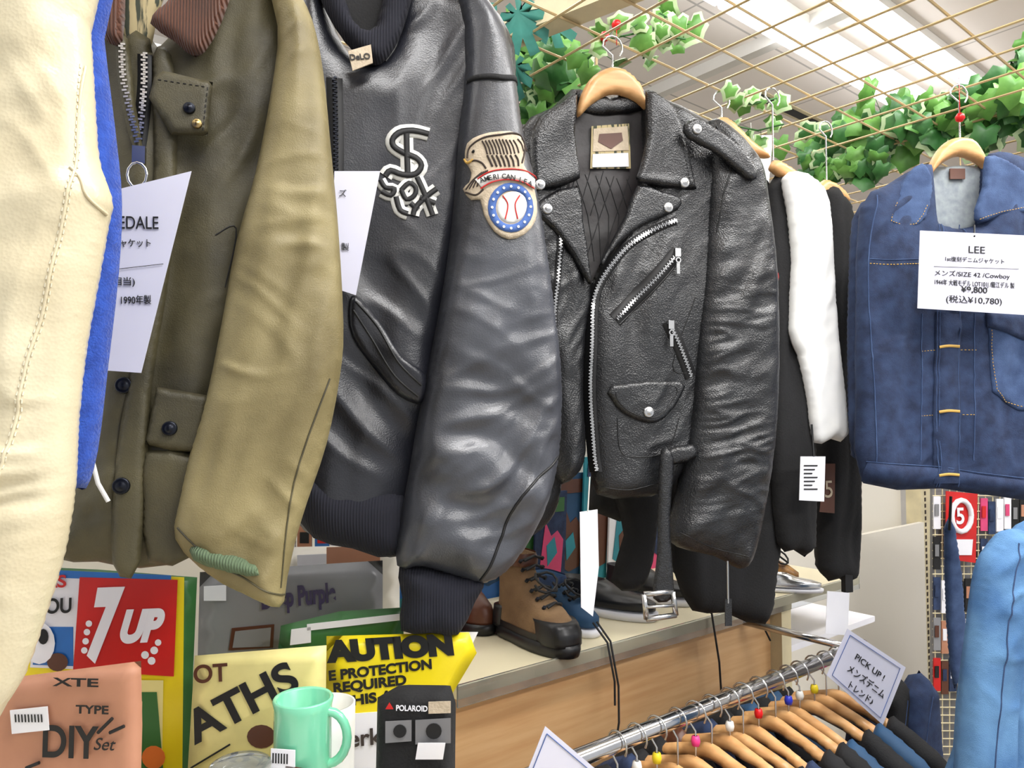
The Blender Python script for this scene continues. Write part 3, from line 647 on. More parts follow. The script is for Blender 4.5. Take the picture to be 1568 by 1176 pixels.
curve('card_pin',[[pc.at(1492,362,.001),pc.at(1492,345,-.03)]],.0015,m_ink,J)

# ================= LIGHT BLUE DENIM lower right =================
J=grp('light_denim_jacket')
pl=Pl(1530,1000,1.15,10)
lj=Part('body',pl,[(1545,820),(1600,795),(1700,800),(1720,1300),(1440,1300),(1466,1150),(1480,1000)],m_denimB,J,T=.03,R=.04,sm=2,res=.007,fold=folds(pl,[(85,.2,.04,.012,'s'),(40,.1,.04,.008,'r')],81))
ljs=Part('sleeve',pl,[(1516,838),(1545,810),(1580,830),(1570,950),(1550,1100),(1540,1300),(1465,1300),(1468,1180),(1478,1040),(1490,930),(1500,870)],m_denimB,J,T=.03,R=.035,off=.035,sm=3,res=.005,fold=folds(pl,[(10,.08,.03,.012,'r'),(80,.15,.03,.008,'s')],82))
seam(ljs,[(1552,830),(1545,950),(1530,1100),(1520,1250)],m_denimL,J,'sleeve_seam',r=.001)
J=grp('dark_jeans_stack')
pl=Pl(1380,1120,1.5,25)
for i,(u,w_) in enumerate(((1310,60),(1350,50),(1388,38))):
    y=1075-i*8
    jp=Part('jeans_leg',pl,[(u,y),(u+w_,y-6),(u+w_+8,1300),(u-6,1300)],m_denim if i!=1 else m_blk,J,T=.03,R=.03,off=.02*i,sm=2,res=.009,fold=folds(pl,[(80,.2,.03,.008,'s')],84+i))
    seam(jp,[(u+w_*.5,y),(u+w_*.5+4,1200)],m_denimL,J,'side_seam')
J=grp('denim_tote_strap');pl=Pl(1460,900,1.7,10)
st=Part('strap',pl,[(1446,810),(1462,808),(1478,960),(1462,1060),(1450,960)],m_denimL,J,T=.01,R=.012,sm=2,res=.006)
curve('strap_edge',[[pl.at(1456,760,.01),pl.at(1454,812,.01)]],.003,m_blk,J)

# ================= WIRE DISPLAY WITH POSTER =================
J=grp('wire_display_panel');pl=Pl(1500,850,2.3,15)
mb=MB()
for u in range(1432,1660,11): mb.rod(pl.at(u,735),pl.at(u,1250),.002,5)
for v in range(735,1250,12): mb.rod(pl.at(1428,v,.003),pl.at(1660,v,.003),.002,5)
mb.done('grid',m_lightm,J)
flat('red_poster',pl,[(1449,752),(1497,756),(1494,862),(1449,856)],m_red,J,off=.02,th=.003)
curve('poster_ring',[[pl.at(1472+15*math.cos(t/16*6.283),790+24*math.sin(t/16*6.283),.024) for t in range(17)]],.008,m_white,J)
flat('poster_strip',pl,[(1456,826),(1490,826),(1488,850),(1456,850)],m_white,J,off=.023)
text('5',pl,1464,802,24,m_white,J,off=.024,bold=1)
MC=[m_white,m_brown,m_lp,m_pink,m_white,m_blk,m_lp,m_red,m_denim,m_kraft,m_denim,m_white,m_blk]
for r in range(5):
    for i in range(16):
        y0=760+r*62+(i*5)%9;u0=1430+i*12
        if r<2 and 1440<u0+6<1500: continue
        flat('merch',pl,[(u0,y0),(u0+10.5,y0),(u0+10.5,y0+50),(u0,y0+50)],MC[(i*7+r*5)%13],J,off=.008+.001*(i%3),th=.004)
        flat('merch_label',pl,[(u0+2,y0+12),(u0+8,y0+12),(u0+8,y0+30),(u0+2,y0+30)],MC[(i*3+r*4+2)%13],J,off=.0115,th=.001)
flat('dark_backing',pl,[(1428,740),(1700,740),(1700,1250),(1428,1250)],m_lp,J,off=-.02,th=.01)

# ================= SHOES =================
def shoe(name,O,ang,L,prof,mU,mS,sole=.02,laces=None,toe=None,collar=None):
    g=grp(name);X=Vector((math.cos(ang),math.sin(ang),0));Y=Vector((-X.y,X.x,0));n=28
    O=O+Vector((0,0,.001))
    def ring(z,xb,xf,w):
        out=[]
        for i in range(n):
            t=2*math.pi*i/n;c=math.cos(t);s=math.sin(t);x=(xb+xf)/2+(xf-xb)/2*(abs(c)**.8*(1 if c>0 else -1))
            k=(x+.06)/L;wa=w*(1-.13*math.exp(-((k-.42)/.18)**2))
            out.append(O+X*x+Y*wa*(abs(s)**.85*(1 if s>0 else -1))+Vector((0,0,z)))
        return out
    def loft(rs,mat,nm,cap=True):
        V=[];Fs=[]
        for r in rs:V+=r
        for k in range(len(rs)-1):
            for i in range(n):
                j=(i+1)%n;Fs.append([k*n+i,k*n+j,(k+1)*n+j,(k+1)*n+i])
        if cap:Fs.append(list(range(n))[::-1]);Fs.append([(len(rs)-1)*n+i for i in range(n)])
        return addobj(nm,V,Fs,mat,g)
    z0,xb,xf,w=prof[0]
    loft([ring(0,xb-.004,xf+.002,w+.002),ring(sole*.5,xb-.006,xf+.005,w+.005),ring(sole,xb-.005,xf+.005,w+.004)],mS,'sole')
    pr=[]
    for a_,b_ in zip(prof[:-1],prof[1:]):
        for k in range(3): pr.append(tuple(a_[i]+(b_[i]-a_[i])*k/3 for i in range(4)))
    pr.append(prof[-1])
    rs=[ring(*p) for p in pr]
    zt,tb,tf,tw=prof[-1];rs.append(ring(zt,tb+.006,tf-.006,tw-.006));rs.append(ring(zt-.03,tb+.008,tf-.01,tw-.008))
    loft(rs,mU,'upper',True)
    if collar: loft([ring(zt-.02,tb-.003,tf+.003,tw+.003),ring(zt-.008,tb-.004,tf+.004,tw+.004),ring(zt+.003,tb,tf,tw)],collar,'collar_pad',False)
    if toe:
        q=[p for p in pr if p[0]<=.062]
        loft([ring(p[0],p[1]+(p[2]-p[1])*.58,p[2]+.002,p[3]*.97+.001) for p in q],toe,'toe_cap')
        loft([ring(p[0],p[1]-.002,p[1]+(p[2]-p[1])*.22,p[3]*.9+.001) for p in q],toe,'heel_cap')
        loft([ring(z,p_[1]-.0015,p_[2]+.0015,p_[3]+.0015) for z,p_ in ((sole,pr[0]),(sole+.012,pr[0]))],toe,'rand',False)
    if laces:
        paths=[]
        for (x,z,w2) in laces:
            paths.append([O+X*x+Y*(-w2)+Vector((0,0,z)),O+X*(x+.008)+Vector((0,0,z+.008)),O+X*(x+.004)+Y*w2+Vector((0,0,z+.002))])
            paths.append([O+X*x+Y*(w2)+Vector((0,0,z)),O+X*(x+.012)+Vector((0,0,z+.009)),O+X*(x+.012)+Y*(-w2)+Vector((0,0,z+.002))])
        x,z,w2=laces[-3] if len(laces)>3 else laces[-1]
        for s_ in (-1,1):
            paths.append([O+X*(x+.014)+Vector((0,0,z+.012))+Y*s_*.022*math.sin(t)+X*.018*(1-math.cos(t))+Vector((0,0,.008*math.sin(t)-.012*(1-math.cos(t)))) for t in [k*math.pi/5 for k in range(9)]])
        curve('laces',paths,.0024,m_ink,g)
        eb=MB()
        for (x,z,w2) in laces:
            for s_ in (-1,1): eb.lathe(O+X*(x+.002)+Y*(w2*s_*1.08)+Vector((0,0,z)),X+Vector((0,0,1)),[(.0035,-.002),(.0035,.003),(.0001,.003)],8)
        eb.done('eyelets',m_dkmetal,g)
    return g
def scp(pr,k,kz=1): return [(z*kz,a*k,b*k,w*k) for z,a,b,w in pr]
bp=[(.02,-.055,.205,.046),(.04,-.055,.205,.046),(.055,-.052,.195,.044),(.072,-.05,.165,.042),(.09,-.048,.12,.039),(.11,-.046,.075,.036),(.135,-.046,.055,.036),(.165,-.05,.055,.04)]
shoe('hiking_boot',W(.122,.150,SZ),rad(-54),.21,scp(bp,.82,.97),m_boot,m_rub,.022,[(.108,.078,.018),(.09,.090,.019),(.074,.102,.02),(.060,.118,.02),(.050,.136,.022),(.046,.152,.024)],toe=m_rub,collar=m_brown)
sp=[(.018,-.05,.20,.042),(.035,-.05,.2,.042),(.05,-.048,.17,.038),(.065,-.046,.12,.034),(.08,-.044,.075,.032),(.095,-.046,.07,.032)]
shoe('blue_sneaker',W(.245,.205,SZ),rad(-56),.2,scp(sp,.8),m_nblue,m_white,.014,[(.10,.062,.015),(.082,.072,.015),(.066,.082,.015)],collar=m_denimL)
lp=[(.02,-.05,.2,.04),(.035,-.05,.2,.04),(.045,-.048,.17,.036),(.055,-.046,.11,.032),(.07,-.046,.075,.03)]
shoe('black_loafer',W(.355,.225,SZ),rad(-34),.22,scp(lp,.92,1.0),m_rub,m_white,.016)
shoe('black_loafer',W(.53,.25,SZ),rad(-38),.22,scp(lp,.88,1.0),m_rub,m_white,.014)
shoe('gold_sneaker',W(.88,.17,SZ),rad(-35),.18,scp(sp,.75),m_goldf,m_yell,.012,[(.09,.06,.014),(.075,.07,.014)])
shoe('silver_flat_shoe',W(.84,.06,SZ),rad(-10),.16,scp(lp,.62,.6),m_silver,m_white,.008)
bp2=scp([(z,a_,b_*.9,c_*.9) for z,a_,b_,c_ in bp],.8,.95)+[(.20,-.04,.042,.034),(.25,-.04,.042,.036)]
shoe('brown_tall_boot',W(.07,.33,SZ),rad(-45),.2,bp2,m_brown,m_rub,.02)
curve('boot_lace',[[W(.20,.02,1.17),W(.205,-.012,SZ+.01),W(.215,-.02,1.07),W(.21,-.025,1.03)],[W(.21,.02,1.17),W(.215,-.01,SZ+.01),W(.225,-.02,1.06),W(.215,-.03,1.0),W(.21,-.03,.98)]],.002,m_ink)
curve('black_cord',[[W(.52,.1,1.22),W(.52,-.01,1.14),W(.53,-.02,1.04),W(.535,-.02,.98)],[W(.66,.1,1.22),W(.68,-.01,1.12),W(.72,-.02,1.05)]],.0022,m_ink)
J=grp('round_red_tin');mb=MB();c=W(.0,.25,SZ+.001)
mb.lathe(c,Vector((0,0,1)),[(.0001,0),(.042,0),(.044,.004),(.044,.028),(.044,.032)],28,0);mb.lathe(c+Vector((0,0,.032)),Vector((0,0,1)),[(.044,0),(.04,.02),(.025,.045),(.0001,.055)],28,1);mb.done('tin',[m_red,m_ink],J,True)
dots=MB()
for k in range(16):
    t=6.283*k/16;dots.lathe(c+Vector((math.cos(t)*.044,math.sin(t)*.044,.015)),Vector((math.cos(t),math.sin(t),0)),[(.005,0),(.005,.001),(.0001,.0012)],10)
dots.done('dots',m_white,J)
J=grp('magazine_row')
cols=[m_teal,m_orange,m_brown,m_skyb,m_pink,m_denim,m_nblue,m_teal,m_white,m_brown,m_pink,m_green]
for i in range(12):
    a_=-.05+i*.085;pm=Pl(O=W(a_,.42-.012*(i%3),SZ),yaw=math.degrees(RANG),tilt=-3)
    h=.24+(i*7%5)*.02
    flat('cover_%d'%i,pm,[(0,0),(.1,0),(.1,h),(0,h)],cols[i],J,st=True,th=.006)
    flat('art_%d'%i,pm,[(.015,.05),(.05,.03),(.085,.04),(.09,h*.5),(.07,h*.6),(.05,h*.55),(.03,h*.7)],cols[(i*5+3)%12],J,st=True,off=.002)
    flat('art2_%d'%i,pm,[(.04,.06),(.07,.09),(.06,.13),(.035,.11)],cols[(i*7+1)%12],J,st=True,off=.003)
    flat('head_%d'%i,pm,[(.01,h-.05),(.09,h-.05),(.09,h-.015),(.01,h-.015)],cols[(i*3+8)%12],J,st=True,off=.002)
J=grp('paper_price_tag');pl=Pl(900,840,1.2,25);flat('tag',pl,[(888,784),(915,780),(917,868),(908,944),(890,930)],m_white,J);curve('tag_string',[[pl.at(900,784),pl.at(903,730)]],.0012,m_wht,J)

# ================= CLOTHES RAIL =================
J=grp('clothes_rail')
mb=MB();mb.rod(W(-.45,-.23,1.09),W(.72,-.23,1.09),.0125,16);mb.done('rail',m_chrome,J,True)
mb=MB()
for a_ in (-.4,.68): mb.rod(W(a_,-.23,1.09),W(a_,.02,1.09),.008,8)
mb.done('brackets',m_chrome,J,True)
plast=[m_plb,m_ply,m_plp,m_plw,m_redc]
gc=[m_blk,m_wcloth,m_blk,m_denim,m_blk,m_blk,m_brown,m_blk,m_denim,m_blk,m_blk,m_nblue,m_blk,m_nblue,m_blk,m_blk]
yawN=math.degrees(math.atan2(-ND.y,-ND.x))
for i in range(15):
    a_=.0+i*.044+random.uniform(-.006,.006);g_=grp('shirt_on_wooden_hanger')
    O=W(a_,-.23,1.09);ph=Pl(O=O,yaw=yawN+random.uniform(-5,7))
    top=-.075+random.uniform(-.006,.004)
    hs=[(-.19,top-.085),(-.17,top-.056),(-.10,top-.020),(-.03,top+.004),(0,top+.012),(.03,top+.004),(.10,top-.020),(.17,top-.056),(.19,top-.085),(.165,top-.076),(.1,top-.044),(0,top-.016),(-.1,top-.044),(-.165,top-.076)]
    Part('hanger_arms',ph,hs,m_wood,g_,T=.009,R=.009,st=True,sm=2,res=.008)
    hk=[ph.w(0,top+.01),ph.w(0,-.03)]+[ph.w(-.019*math.cos(t)+0,-.003+.019*math.sin(t)) for t in [x*math.pi/8-.6 for x in range(0,12)]]
    curve('hook',[hk],.0015,m_silver,g_)
    if i%2==0 or i%5==1:
        mb=MB();mb.lathe(ph.w(0,-.045),Vector((0,0,1)),[(.003,-.008),(.006,-.007),(.0075,0),(.006,.007),(.003,.008)],10);mb.done('size_marker',plast[(i*3)%5],g_,True)
    b_=[(-.225,top-.105),(-.17,top-.048),(-.11,top-.014),(-.095,top-.012),(-.06,top-.055),(0,top-.085),(.06,top-.055),(.095,top-.012),(.11,top-.014),(.17,top-.048),(.225,top-.105),(.235,top-.22),(.23,top-.5),(-.23,top-.5),(-.24,top-.22)]
    gp=Part('shirt',ph,b_,gc[i],g_,T=.019,R=.016,st=True,sm=2,res=.012,fold=folds(ph,[(80,.1,.04,.008,'s')],90+i))
    if i in (8,11,13):
        for xx in (-.18,-.165,-.15): 
            q=[(xx,top-.07),(xx-.02,top-.2),(xx-.02,top-.4)];curve('stripe',[gp.on(resamp(q,.01),.0005)],.003,m_wht if i!=11 else m_ply,g_)
            gp2=[ph.w(a,b,-h_) for (a,b),h_ in zip(resamp(q,.01),[.0195]*200)];curve('stripe_back',[gp2],.003,m_wht if i!=11 else m_ply,g_)
def lamin(name,pl_,q,lines):
    J=grp(name);flat('sheet',pl_,q,m_lav,J,off=0)
    cx=sum(p[0] for p in q)/4;cy=sum(p[1] for p in q)/4
    qi=[(cx+(p[0]-cx)*.86,cy+(p[1]-cy)*.86) for p in q];w3=[pl_.at(u,v,.001) for u,v in qi];curve('border',[w3+[w3[0]]],.0006,m_blue,J)
    for t in lines: text(t[0],pl_,t[1],t[2],t[3],m_ink,J,wpx=t[4],rot=t[5])
pls=Pl(1330,1035,1.36,20)
lamin('laminated_sign',pls,[(1298,963),(1387,1022),(1352,1110),(1266,1034)],[('PICK UP !',1308,1008,9,44,-36),('メンズデニム',1296,1026,10,56,-36),('トレンド♪',1296,1050,9,36,-36)])
pls=Pl(860,1150,.98,20)
lamin('laminated_sign',pls,[(835,1112),(915,1180),(860,1290),(800,1200)],[])

# ================= LEFT TABLE ITEMS =================
rz=1.165
J=grp('display_riser');mb=MB();mb.box(Vector((-.27,.74,1.0825)),Vector((.32,.0,0)),Vector((0,.085,0)),Vector((0,0,.0825)));mb.done('box',m_panel,J)
mb=MB();mb.box(Vector((-.27,.654,1.0825)),Vector((.3,.0,0)),Vector((0,.001,0)),Vector((0,0,.06)));mb.done('front_label',m_white,J)
J=grp('jadeite_mug');cm=P(464,1100,.80);cm.z=rz-.004
mb=MB();mb.lathe(cm,Vector((0,0,1)),[(.0001,0),(.025,0),(.028,.004),(.028,.012),(.030,.018),(.030,.083),(.0315,.091),(.030,.093),(.027,.091),(.026,.02),(.0001,.016)],32);o=mb.done('cup',m_mug,J,True)
hp=[cm+Vector((.028+.020*math.sin(t),-.004,.052+.027*math.cos(t))) for t in [x*math.pi/10 for x in range(11)]];curve('handle',[hp],.005,m_mug,J)
pm=Pl(O=cm+Vector((-.012,-.0325,.03)),yaw=-8);flat('label',pm,[(-.012,0),(.014,0),(.014,.022),(-.012,.022)],m_white,J,st=True);flat('badge',pm,[(.002,-.012),(.034,-.012),(.030,.004),(.004,.006)],m_brown,J,st=True)
for k in range(6): flat('bar',pm,[(-.010+k*.003,.008),(-.0085+k*.003,.008),(-.0085+k*.003,.018),(-.010+k*.003,.018)],m_ink,J,off=.0005,st=True,th=.0002)
J=grp('white_mug')
mb=MB();c2=P(500,1150,.865);c2.z=rz+.028;mb.lathe(c2,Vector((0,0,1)),[(.0001,-.19),(.03,-.19),(.032,.03),(.029,.03),(.028,-.03),(.0001,-.035)],24);mb.done('cup',m_plw,J,True)
J=grp('craft_kit_package');pl=Pl(110,1100,.72,-4)
Part('bag',pl,[(-60,1048),(60,1032),(216,1012),(218,1110),(214,1260),(-60,1260)],m_kraft,J,T=.010,R=.012,sm=1,res=.007,fold=folds(pl,[(60,.05,.02,.003,'r')],95))
text('DIY',pl,62,1158,46,m_ink,J,off=.013,wpx=85,bold=1);text('Set',pl,142,1148,18,m_ink,J,off=.013,shear=.3);text('TYPE',pl,116,1092,12,m_ink,J,off=.013,wpx=50,bold=1);text('XTE',pl,82,1050,12,m_ink,J,off=.013,wpx=70,bold=1)
flat('barcode',pl,[(15,1088),(72,1082),(75,1118),(18,1124)],m_white,J,off=.014)
for k in range(9): flat('bar',pl,[(22+k*5,1094),(24+k*5,1094),(25+k*5,1106),(23+k*5,1106)],m_ink,J,off=.0146,th=.0002)
for q_ in ([(150,1122),(172,1100)],[(168,1122),(190,1112)],[(40,1176),(60,1168)]): curve('tool_drawing',[[pl.at(u,v,.0135) for u,v in q_]],.0016,m_ink,J)
J=grp('soda_poster_board');pl=Pl(200,980,.88,10)
Part('board',pl,[(58,868),(150,872),(302,884),(296,1020),(288,1330),(20,1330),(36,1000)],m_green,J,T=.003,R=.003,sm=1,res=.02,off=-.004)
def fl(nm,q,m,o): flat(nm,pl,q,m,J,off=o,th=.0004)
fl('yellow_field',[(40,872),(282,884),(278,1290),(30,1290)],m_yell,.000)
fl('white_field',[(60,872),(262,882),(258,1030),(46,1022)],m_white,.001)
fl('blue_field',[(60,872),(262,881),(262,890),(58,884)],m_skyb,.0015);fl('pale_field',[(56,960),(112,960),(112,1020),(50,1018)],m_skyb,.0015)
fl('red_square',[(122,884),(272,888),(266,1036),(112,1026)],m_red,.002)
for (t,u,v,h,w_,s_) in (('7',132,1005,96,56,.3),('UP',180,982,44,68,.35)): text(t,pl,u,v,h,m_white,J,off=.003,wpx=w_,shear=s_,bold=3)
text('YOU',pl,52,940,22,m_ink,J,off=.003,wpx=58,bold=1);text('AS',pl,66,900,18,m_red,J,off=.003,wpx=36,bold=1)
for (u,v,r) in ((136,955,5),(133,968,5),(131,982,5),(129,996,5),(222,1003,6),(236,996,6),(232,1012,6),(242,984,5)): fl('bubble',circ(u,v,r,12),m_white,.003)
fl('cream_lower',[(30,1040),(250,1042),(246,1290),(20,1290)],m_cyel,.002)
fl('figure',circ(60,985,24,16,32),m_white,.004);fl('figure_eye',circ(66,975,8,12,12),m_ink,.005);fl('figure_b',circ(88,1014,16,16,14),m_brown,.0035)
fl('bottle_green',[(215,1060),(240,1060),(250,1180),(205,1180)],m_green,.003);fl('bottle_cap',circ(235,1160,18,14),m_orange,.004)
J=grp('record_sleeve');pl=Pl(440,930,1.02,8)
Part('sleeve',pl,[(306,876),(586,858),(586,1100),(300,1110)],m_lp,J,T=.004,R=.004,sm=1,res=.02)
text('Deep Purple',pl,400,932,28,m_purple,J,off=.008,wpx=114,rot=4,bold=2);flat('white_tag',pl,[(312,898),(346,896),(346,920),(312,920)],m_white,J,off=.006)
flat('photo',pl,[(355,962),(420,956),(418,992),(350,996)],m_brown,J,off=.006)
flat('photo_in',pl,[(360,967),(415,961),(413,990),(356,992)],m_lp,J,off=.007)
J=grp('record_sleeve');pl=Pl(500,900,1.10,10)
Part('sleeve',pl,[(430,838),(612,834),(612,1000),(430,1000)],m_panel,J,T=.004,R=.004,sm=1,res=.02);flat('tag',pl,[(455,850),(500,848),(500,870),(455,872)],m_white,J,off=.006);flat('spine',pl,[(500,838),(582,836),(582,862),(500,864)],m_kraft,J,off=.006)
J=grp('cassette_boxes');pl=Pl(470,830,1.16,12)
for i,(u0,m_) in enumerate(((430,m_white),(455,m_kraft),(482,m_skyb),(506,m_white),(530,m_yell),(556,m_lp),(582,m_wood))):
    flat('case',pl,[(u0,790+(i*7)%15),(u0+22,790+(i*7)%15),(u0+22,1000),(u0,1000)],m_,J,off=.001*i,th=.02);flat('case_label',pl,[(u0+4,815),(u0+18,815),(u0+18,832),(u0+4,832)],m_ink if i%2 else m_red,J,off=.001*i+.001,th=.0005)
J=grp('green_book');pl=Pl(500,950,.98,6);Part('cover',pl,[(430,958),(520,936),(618,930),(618,1010),(424,1010)],m_green,J,T=.004,R=.004,sm=1,res=.02);flat('spine_label',pl,[(470,956),(612,940),(612,950),(470,966)],m_white,J,off=.006);flat('sticker',pl,[(446,964),(476,960),(476,984),(444,988)],m_white,J,off=.006)
J=grp('vintage_warning_sign');pl=Pl(400,1080,.86,4)
Part('board',pl,[(298,1004),(500,988),(496,1300),(280,1300)],m_cyel,J,T=.003,R=.003,sm=1,res=.02)
text('OT',pl,296,1046,26,m_brown,J,off=.004,wpx=52,bold=1,rot=3);text('ATHS',pl,300,1138,46,m_ink,J,off=.004,wpx=165,bold=1.5,rot=27)
curve('border',[[pl.at(292,1176,.004),pl.at(352,1140,.004)]],.001,m_ink,J);fl2=flat('figure',pl,circ(400,1128,22,16,18),m_brown,J,off=.0036,th=.0003)
J=grp('caution_sign');pl=Pl(600,1020,.94,8)
Part('board',pl,[(500,974),(718,968),(730,1000),(694,1060),(640,1230),(498,1240)],m_yell,J,T=.003,R=.003,sm=1,res=.02)
text('AUTION',pl,506,1012,28,m_ink,J,off=.004,wpx=195,bold=4,shear=-.1,rot=1)
text('E PROTECTION',pl,503,1042,14,m_ink,J,off=.004,wpx=158,bold=2,rot=4);text('REQUIRED',pl,510,1061,14,m_ink,J,off=.004,wpx=112,bold=2,rot=4);text('THIS AREA',pl,524,1082,14,m_ink,J,off=.004,wpx=125,bold=2,rot=5)
flat('white_lower',pl,[(500,1096),(660,1084),(645,1200),(500,1210)],m_white,J,off=.004);text('Hierki',pl,498,1148,24,m_patchd,J,off=.006,wpx=90,rot=3,bold=1)
J=grp('clear_document_sleeve');pl=Pl(700,1000,.97,10);flat('sheet',pl,[(690,968),(732,968),(690,1060),(670,1050)],m_white,J)
J=grp('instant_camera_package');pl=Pl(638,1130,.80,-4)
Part('bag',pl,[(578,1068),(610,1050),(690,1050),(698,1077),(696,1260),(574,1260)],m_blk,J,T=.02,R=.012,sm=1,res=.008,fold=folds(pl,[(30,.03,.02,.004,'r')],97))
text('POLAROID',pl,606,1088,8,m_white,J,off=.024,wpx=48,bold=1);flat('logo_tri',pl,[(590,1086),(596,1076),(602,1086)],m_red,J,off=.023)
flat('sticker',pl,[(656,1075),(690,1074),(690,1092),(656,1093)],m_patch,J,off=.0235)
flat('photo_a',pl,[(590,1105),(630,1103),(630,1135),(590,1138)],m_lp,J,off=.023);flat('photo_b',pl,[(636,1103),(690,1100),(690,1138),(636,1140)],m_lp,J,off=.023)
flat('lens',pl,circ(664,1120,12,16),m_ink,J,off=.0245);flat('lens_a',pl,circ(612,1120,10,16),m_ink,J,off=.0245)
flat('price_label',pl,[(640,1138),(682,1138),(678,1163),(636,1163)],m_white,J,off=.030)
for (u,d,r,h) in ((368,.76,.032,.028),(545,.74,.026,.02),(620,.72,.026,.014),(690,.74,.028,.014)):
    J=grp('glass_jar');c=P(u,1150,d);c.z=rz+.0005;mb=MB();mb.lathe(c,Vector((0,0,1)),[(.0001,.001),(r,.001),(r,h-.006),(r*.9,h),(r*.9-.002,h),(r-.003,h-.008),(r-.003,.004),(.0001,.004)],24);mb.done('jar',m_glass,J,True)
    mb=MB();mb.lathe(c+Vector((0,0,h)),Vector((0,0,1)),[(r*.93,-.001),(r*.95,.008),(r*.85,.010),(r*.5,.0085),(.0001,.0105)],24);mb.done('lid',m_glass if u<600 else m_brass,J,True)

# ================= PLANTS =================
def leafmesh(mb,c,X,Y,sz,lobes=True,mi=(0,1)):
    Z=X.cross(Y);n=12;b=len(mb.v)
    rads=[1.0,.72,.82,.60,.80,.62,.28,.62,.80,.60,.82,.72] if lobes else [1.05,.9,.75,.7,.68,.62,.45,.62,.68,.7,.75,.9]
    mb.v.append(c+Z*sz*.08)
    for k,q in ((.72,.0),(1.0,-.1)):
        for i in range(n):
            t=2*math.pi*i/n;r=rads[i]*k*sz;mb.v.append(c+X*(r*math.cos(t))+Y*(r*math.sin(t)*.95)+Z*(sz*(q-.12*k*k*abs(math.cos(t)))))
    for i in range(n):
        j=(i+1)%n;mb.f.append([b,b+1+i,b+1+j]);mb.m.append(mi[0]);mb.f.append([b+1+i,b+1+n+i,b+1+n+j,b+1+j]);mb.m.append(mi[1])
def rv():return Vector((random.gauss(0,1),random.gauss(0,1),random.gauss(0,1)))
def garland(name,path,cnt,spread,sz,pale,mats,drop=.03):
    mb=MB();mb.path(path,.002,5,3)
    L=len(path)-1
    for k in range(cnt):
        t=random.random()*L;i=int(t);p=path[i].lerp(path[i+1],t-i)
        q=p+Vector((random.gauss(0,spread),random.gauss(0,spread),random.gauss(-drop,spread*.7)))
        mb.rod(p,q,.0008,3,3)
        nrm=(Vector((-.1,-1,-.2))+rv()*.45).normalized();X=(Vector((0,0,-1))+rv()*.6);X=(X-nrm*X.dot(nrm)).normalized();Y=nrm.cross(X)
        r=random.random();leafmesh(mb,q,X,Y,sz*random.uniform(.7,1.25),True,(0,2) if r<pale else ((0,0) if r<pale+(1-pale)*.5 else (1,1)))
    return mb.done(name,mats,None,True)
LM=[m_leaf,m_leaf2,m_leafe,m_leaf]
pth=[P(1250,220,1.95),P(1310,205,1.85),P(1400,190,1.72),P(1500,165,1.6),P(1600,150,1.5)]
garland('ivy_garland',pth,230,.045,.044,.12,LM,.008)
garland('ivy_garland',[P(1240,258,1.8),P(1300,255,1.75),P(1350,245,1.7)],50,.022,.034,.1,LM,.0)
garland('ivy_garland',[P(1500,150,1.75),P(1568,110,1.7),P(1600,90,1.7)],34,.028,.036,.2,LM,.0)
garland('ivy_garland',[P(800,40,1.45),P(840,90,1.45),P(850,140,1.45),P(825,190,1.5)],85,.03,.038,.15,LM,.0)
LV=[m_leaf2,m_leaf2,m_leafe,m_leaf]
garland('ivy_vine',[P(900,90,1.3),P(930,60,1.3),P(980,50,1.3),P(1050,60,1.3)],14,.025,.028,.9,LV,.0)
garland('ivy_vine',[P(985,90,1.35),P(1010,20,1.3),P(1040,40,1.3)],9,.02,.03,.9,LV,.0)
garland('ivy_vine',[P(1120,150,1.5),P(1150,160,1.5),P(1190,150,1.5)],8,.02,.028,.9,LV,.0)
garland('ivy_vine',[P(1110,190,1.55),P(1160,200,1.55),P(1200,190,1.5)],6,.02,.028,.9,LV,.0)
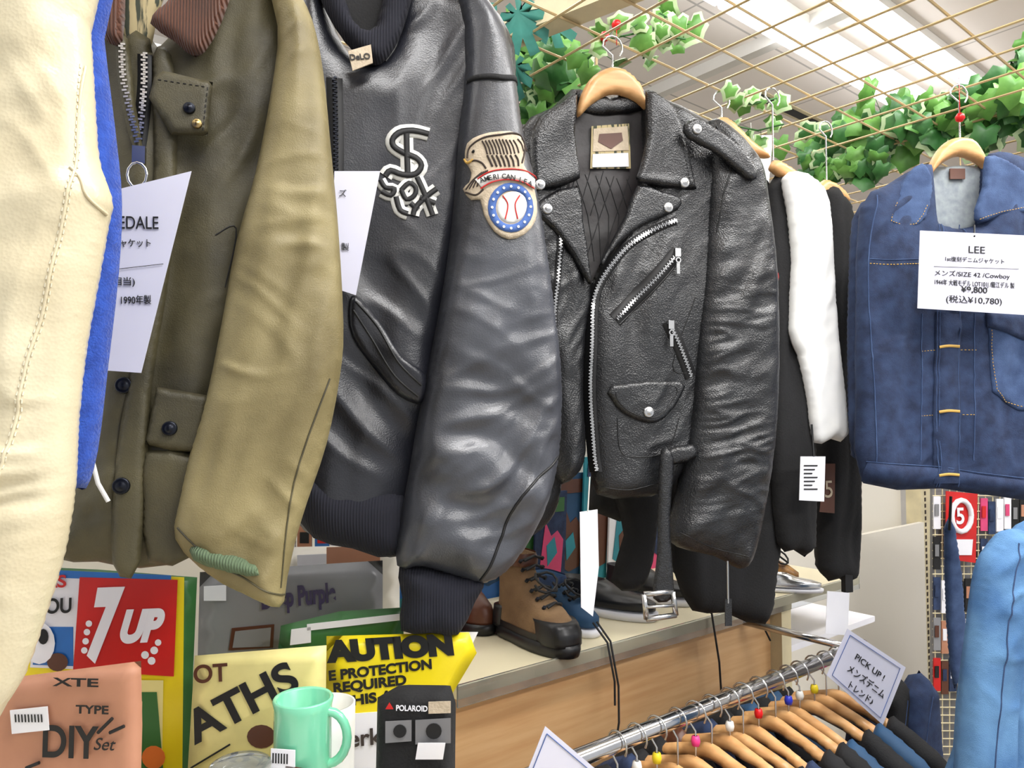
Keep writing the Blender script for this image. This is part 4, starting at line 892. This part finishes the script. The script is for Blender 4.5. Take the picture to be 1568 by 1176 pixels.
mb=MB()
def monstera(c,X,nrm,sz):
    X=(X-nrm*X.dot(nrm)).normalized();Y=nrm.cross(X);n=36;b=len(mb.v);mb.v.append(c)
    for i in range(n):
        t=2*math.pi*i/n;r=sz*(.75+.25*math.cos(t))*(1 if i%4 in(0,1,3) else .5)
        mb.v.append(c+X*(r*math.cos(t)+sz*.2)+Y*r*math.sin(t)*.9-nrm*(r*r*1.5))
    for i in range(n): mb.f.append([b,b+1+i,b+1+(i+1)%n]);mb.m.append(0)
for (u,v,d,dx,dz,s) in ((740,4,1.15,-1,-.3,.07),(792,18,1.2,.5,-1,.06),(788,98,1.35,-.3,-1,.06),(812,190,1.5,0,-1,.055),(805,230,1.5,-.3,-1,.05),(468,2,.98,0,-1,.04),(835,25,1.3,.8,-.5,.055)):
    monstera(P(u,v,d),Vector((dx,0,dz)),(Vector((.1,-1,-.3))).normalized(),s)
mb.done('monstera_foliage',m_teall,None,True)
for (u,v,d) in ((926,56,1.26),(944,38,1.26),(1470,180,1.38)):
    J=grp('red_berry_clip');mb=MB();c=P(u,v,d);mb.lathe(c,Vector((.1,-.3,1)),[(.0001,-.009),(.006,-.007),(.009,0),(.006,.007),(.0001,.009)],14);mb.rod(c,Vector((c.x,c.y,2.2)),.0008,4);mb.done('berry',m_redc,J,True)

# ================= LIGHT =================
w=bpy.data.worlds.new('world');sc.world=w;w.use_nodes=True;w.node_tree.nodes['Background'].inputs['Color'].default_value=(.97,.98,1,1);w.node_tree.nodes['Background'].inputs['Strength'].default_value=.72
for (a_,b_,e) in ((-.2,-.95,26),(1.2,-.95,26),(.4,-2.4,42)):  # extra area lamps added under the out-of-view tube rows to strengthen their light
    ld=bpy.data.lights.new('added_fill_light','AREA');ld.shape='RECTANGLE';ld.size=1.2;ld.size_y=.25;ld.energy=e;ld.color=(1,.99,.98)
    lo=bpy.data.objects.new('added_fill_light',ld);COL.objects.link(lo);lo.location=W(a_,b_,2.72);lo.rotation_euler=(0,0,RANG)
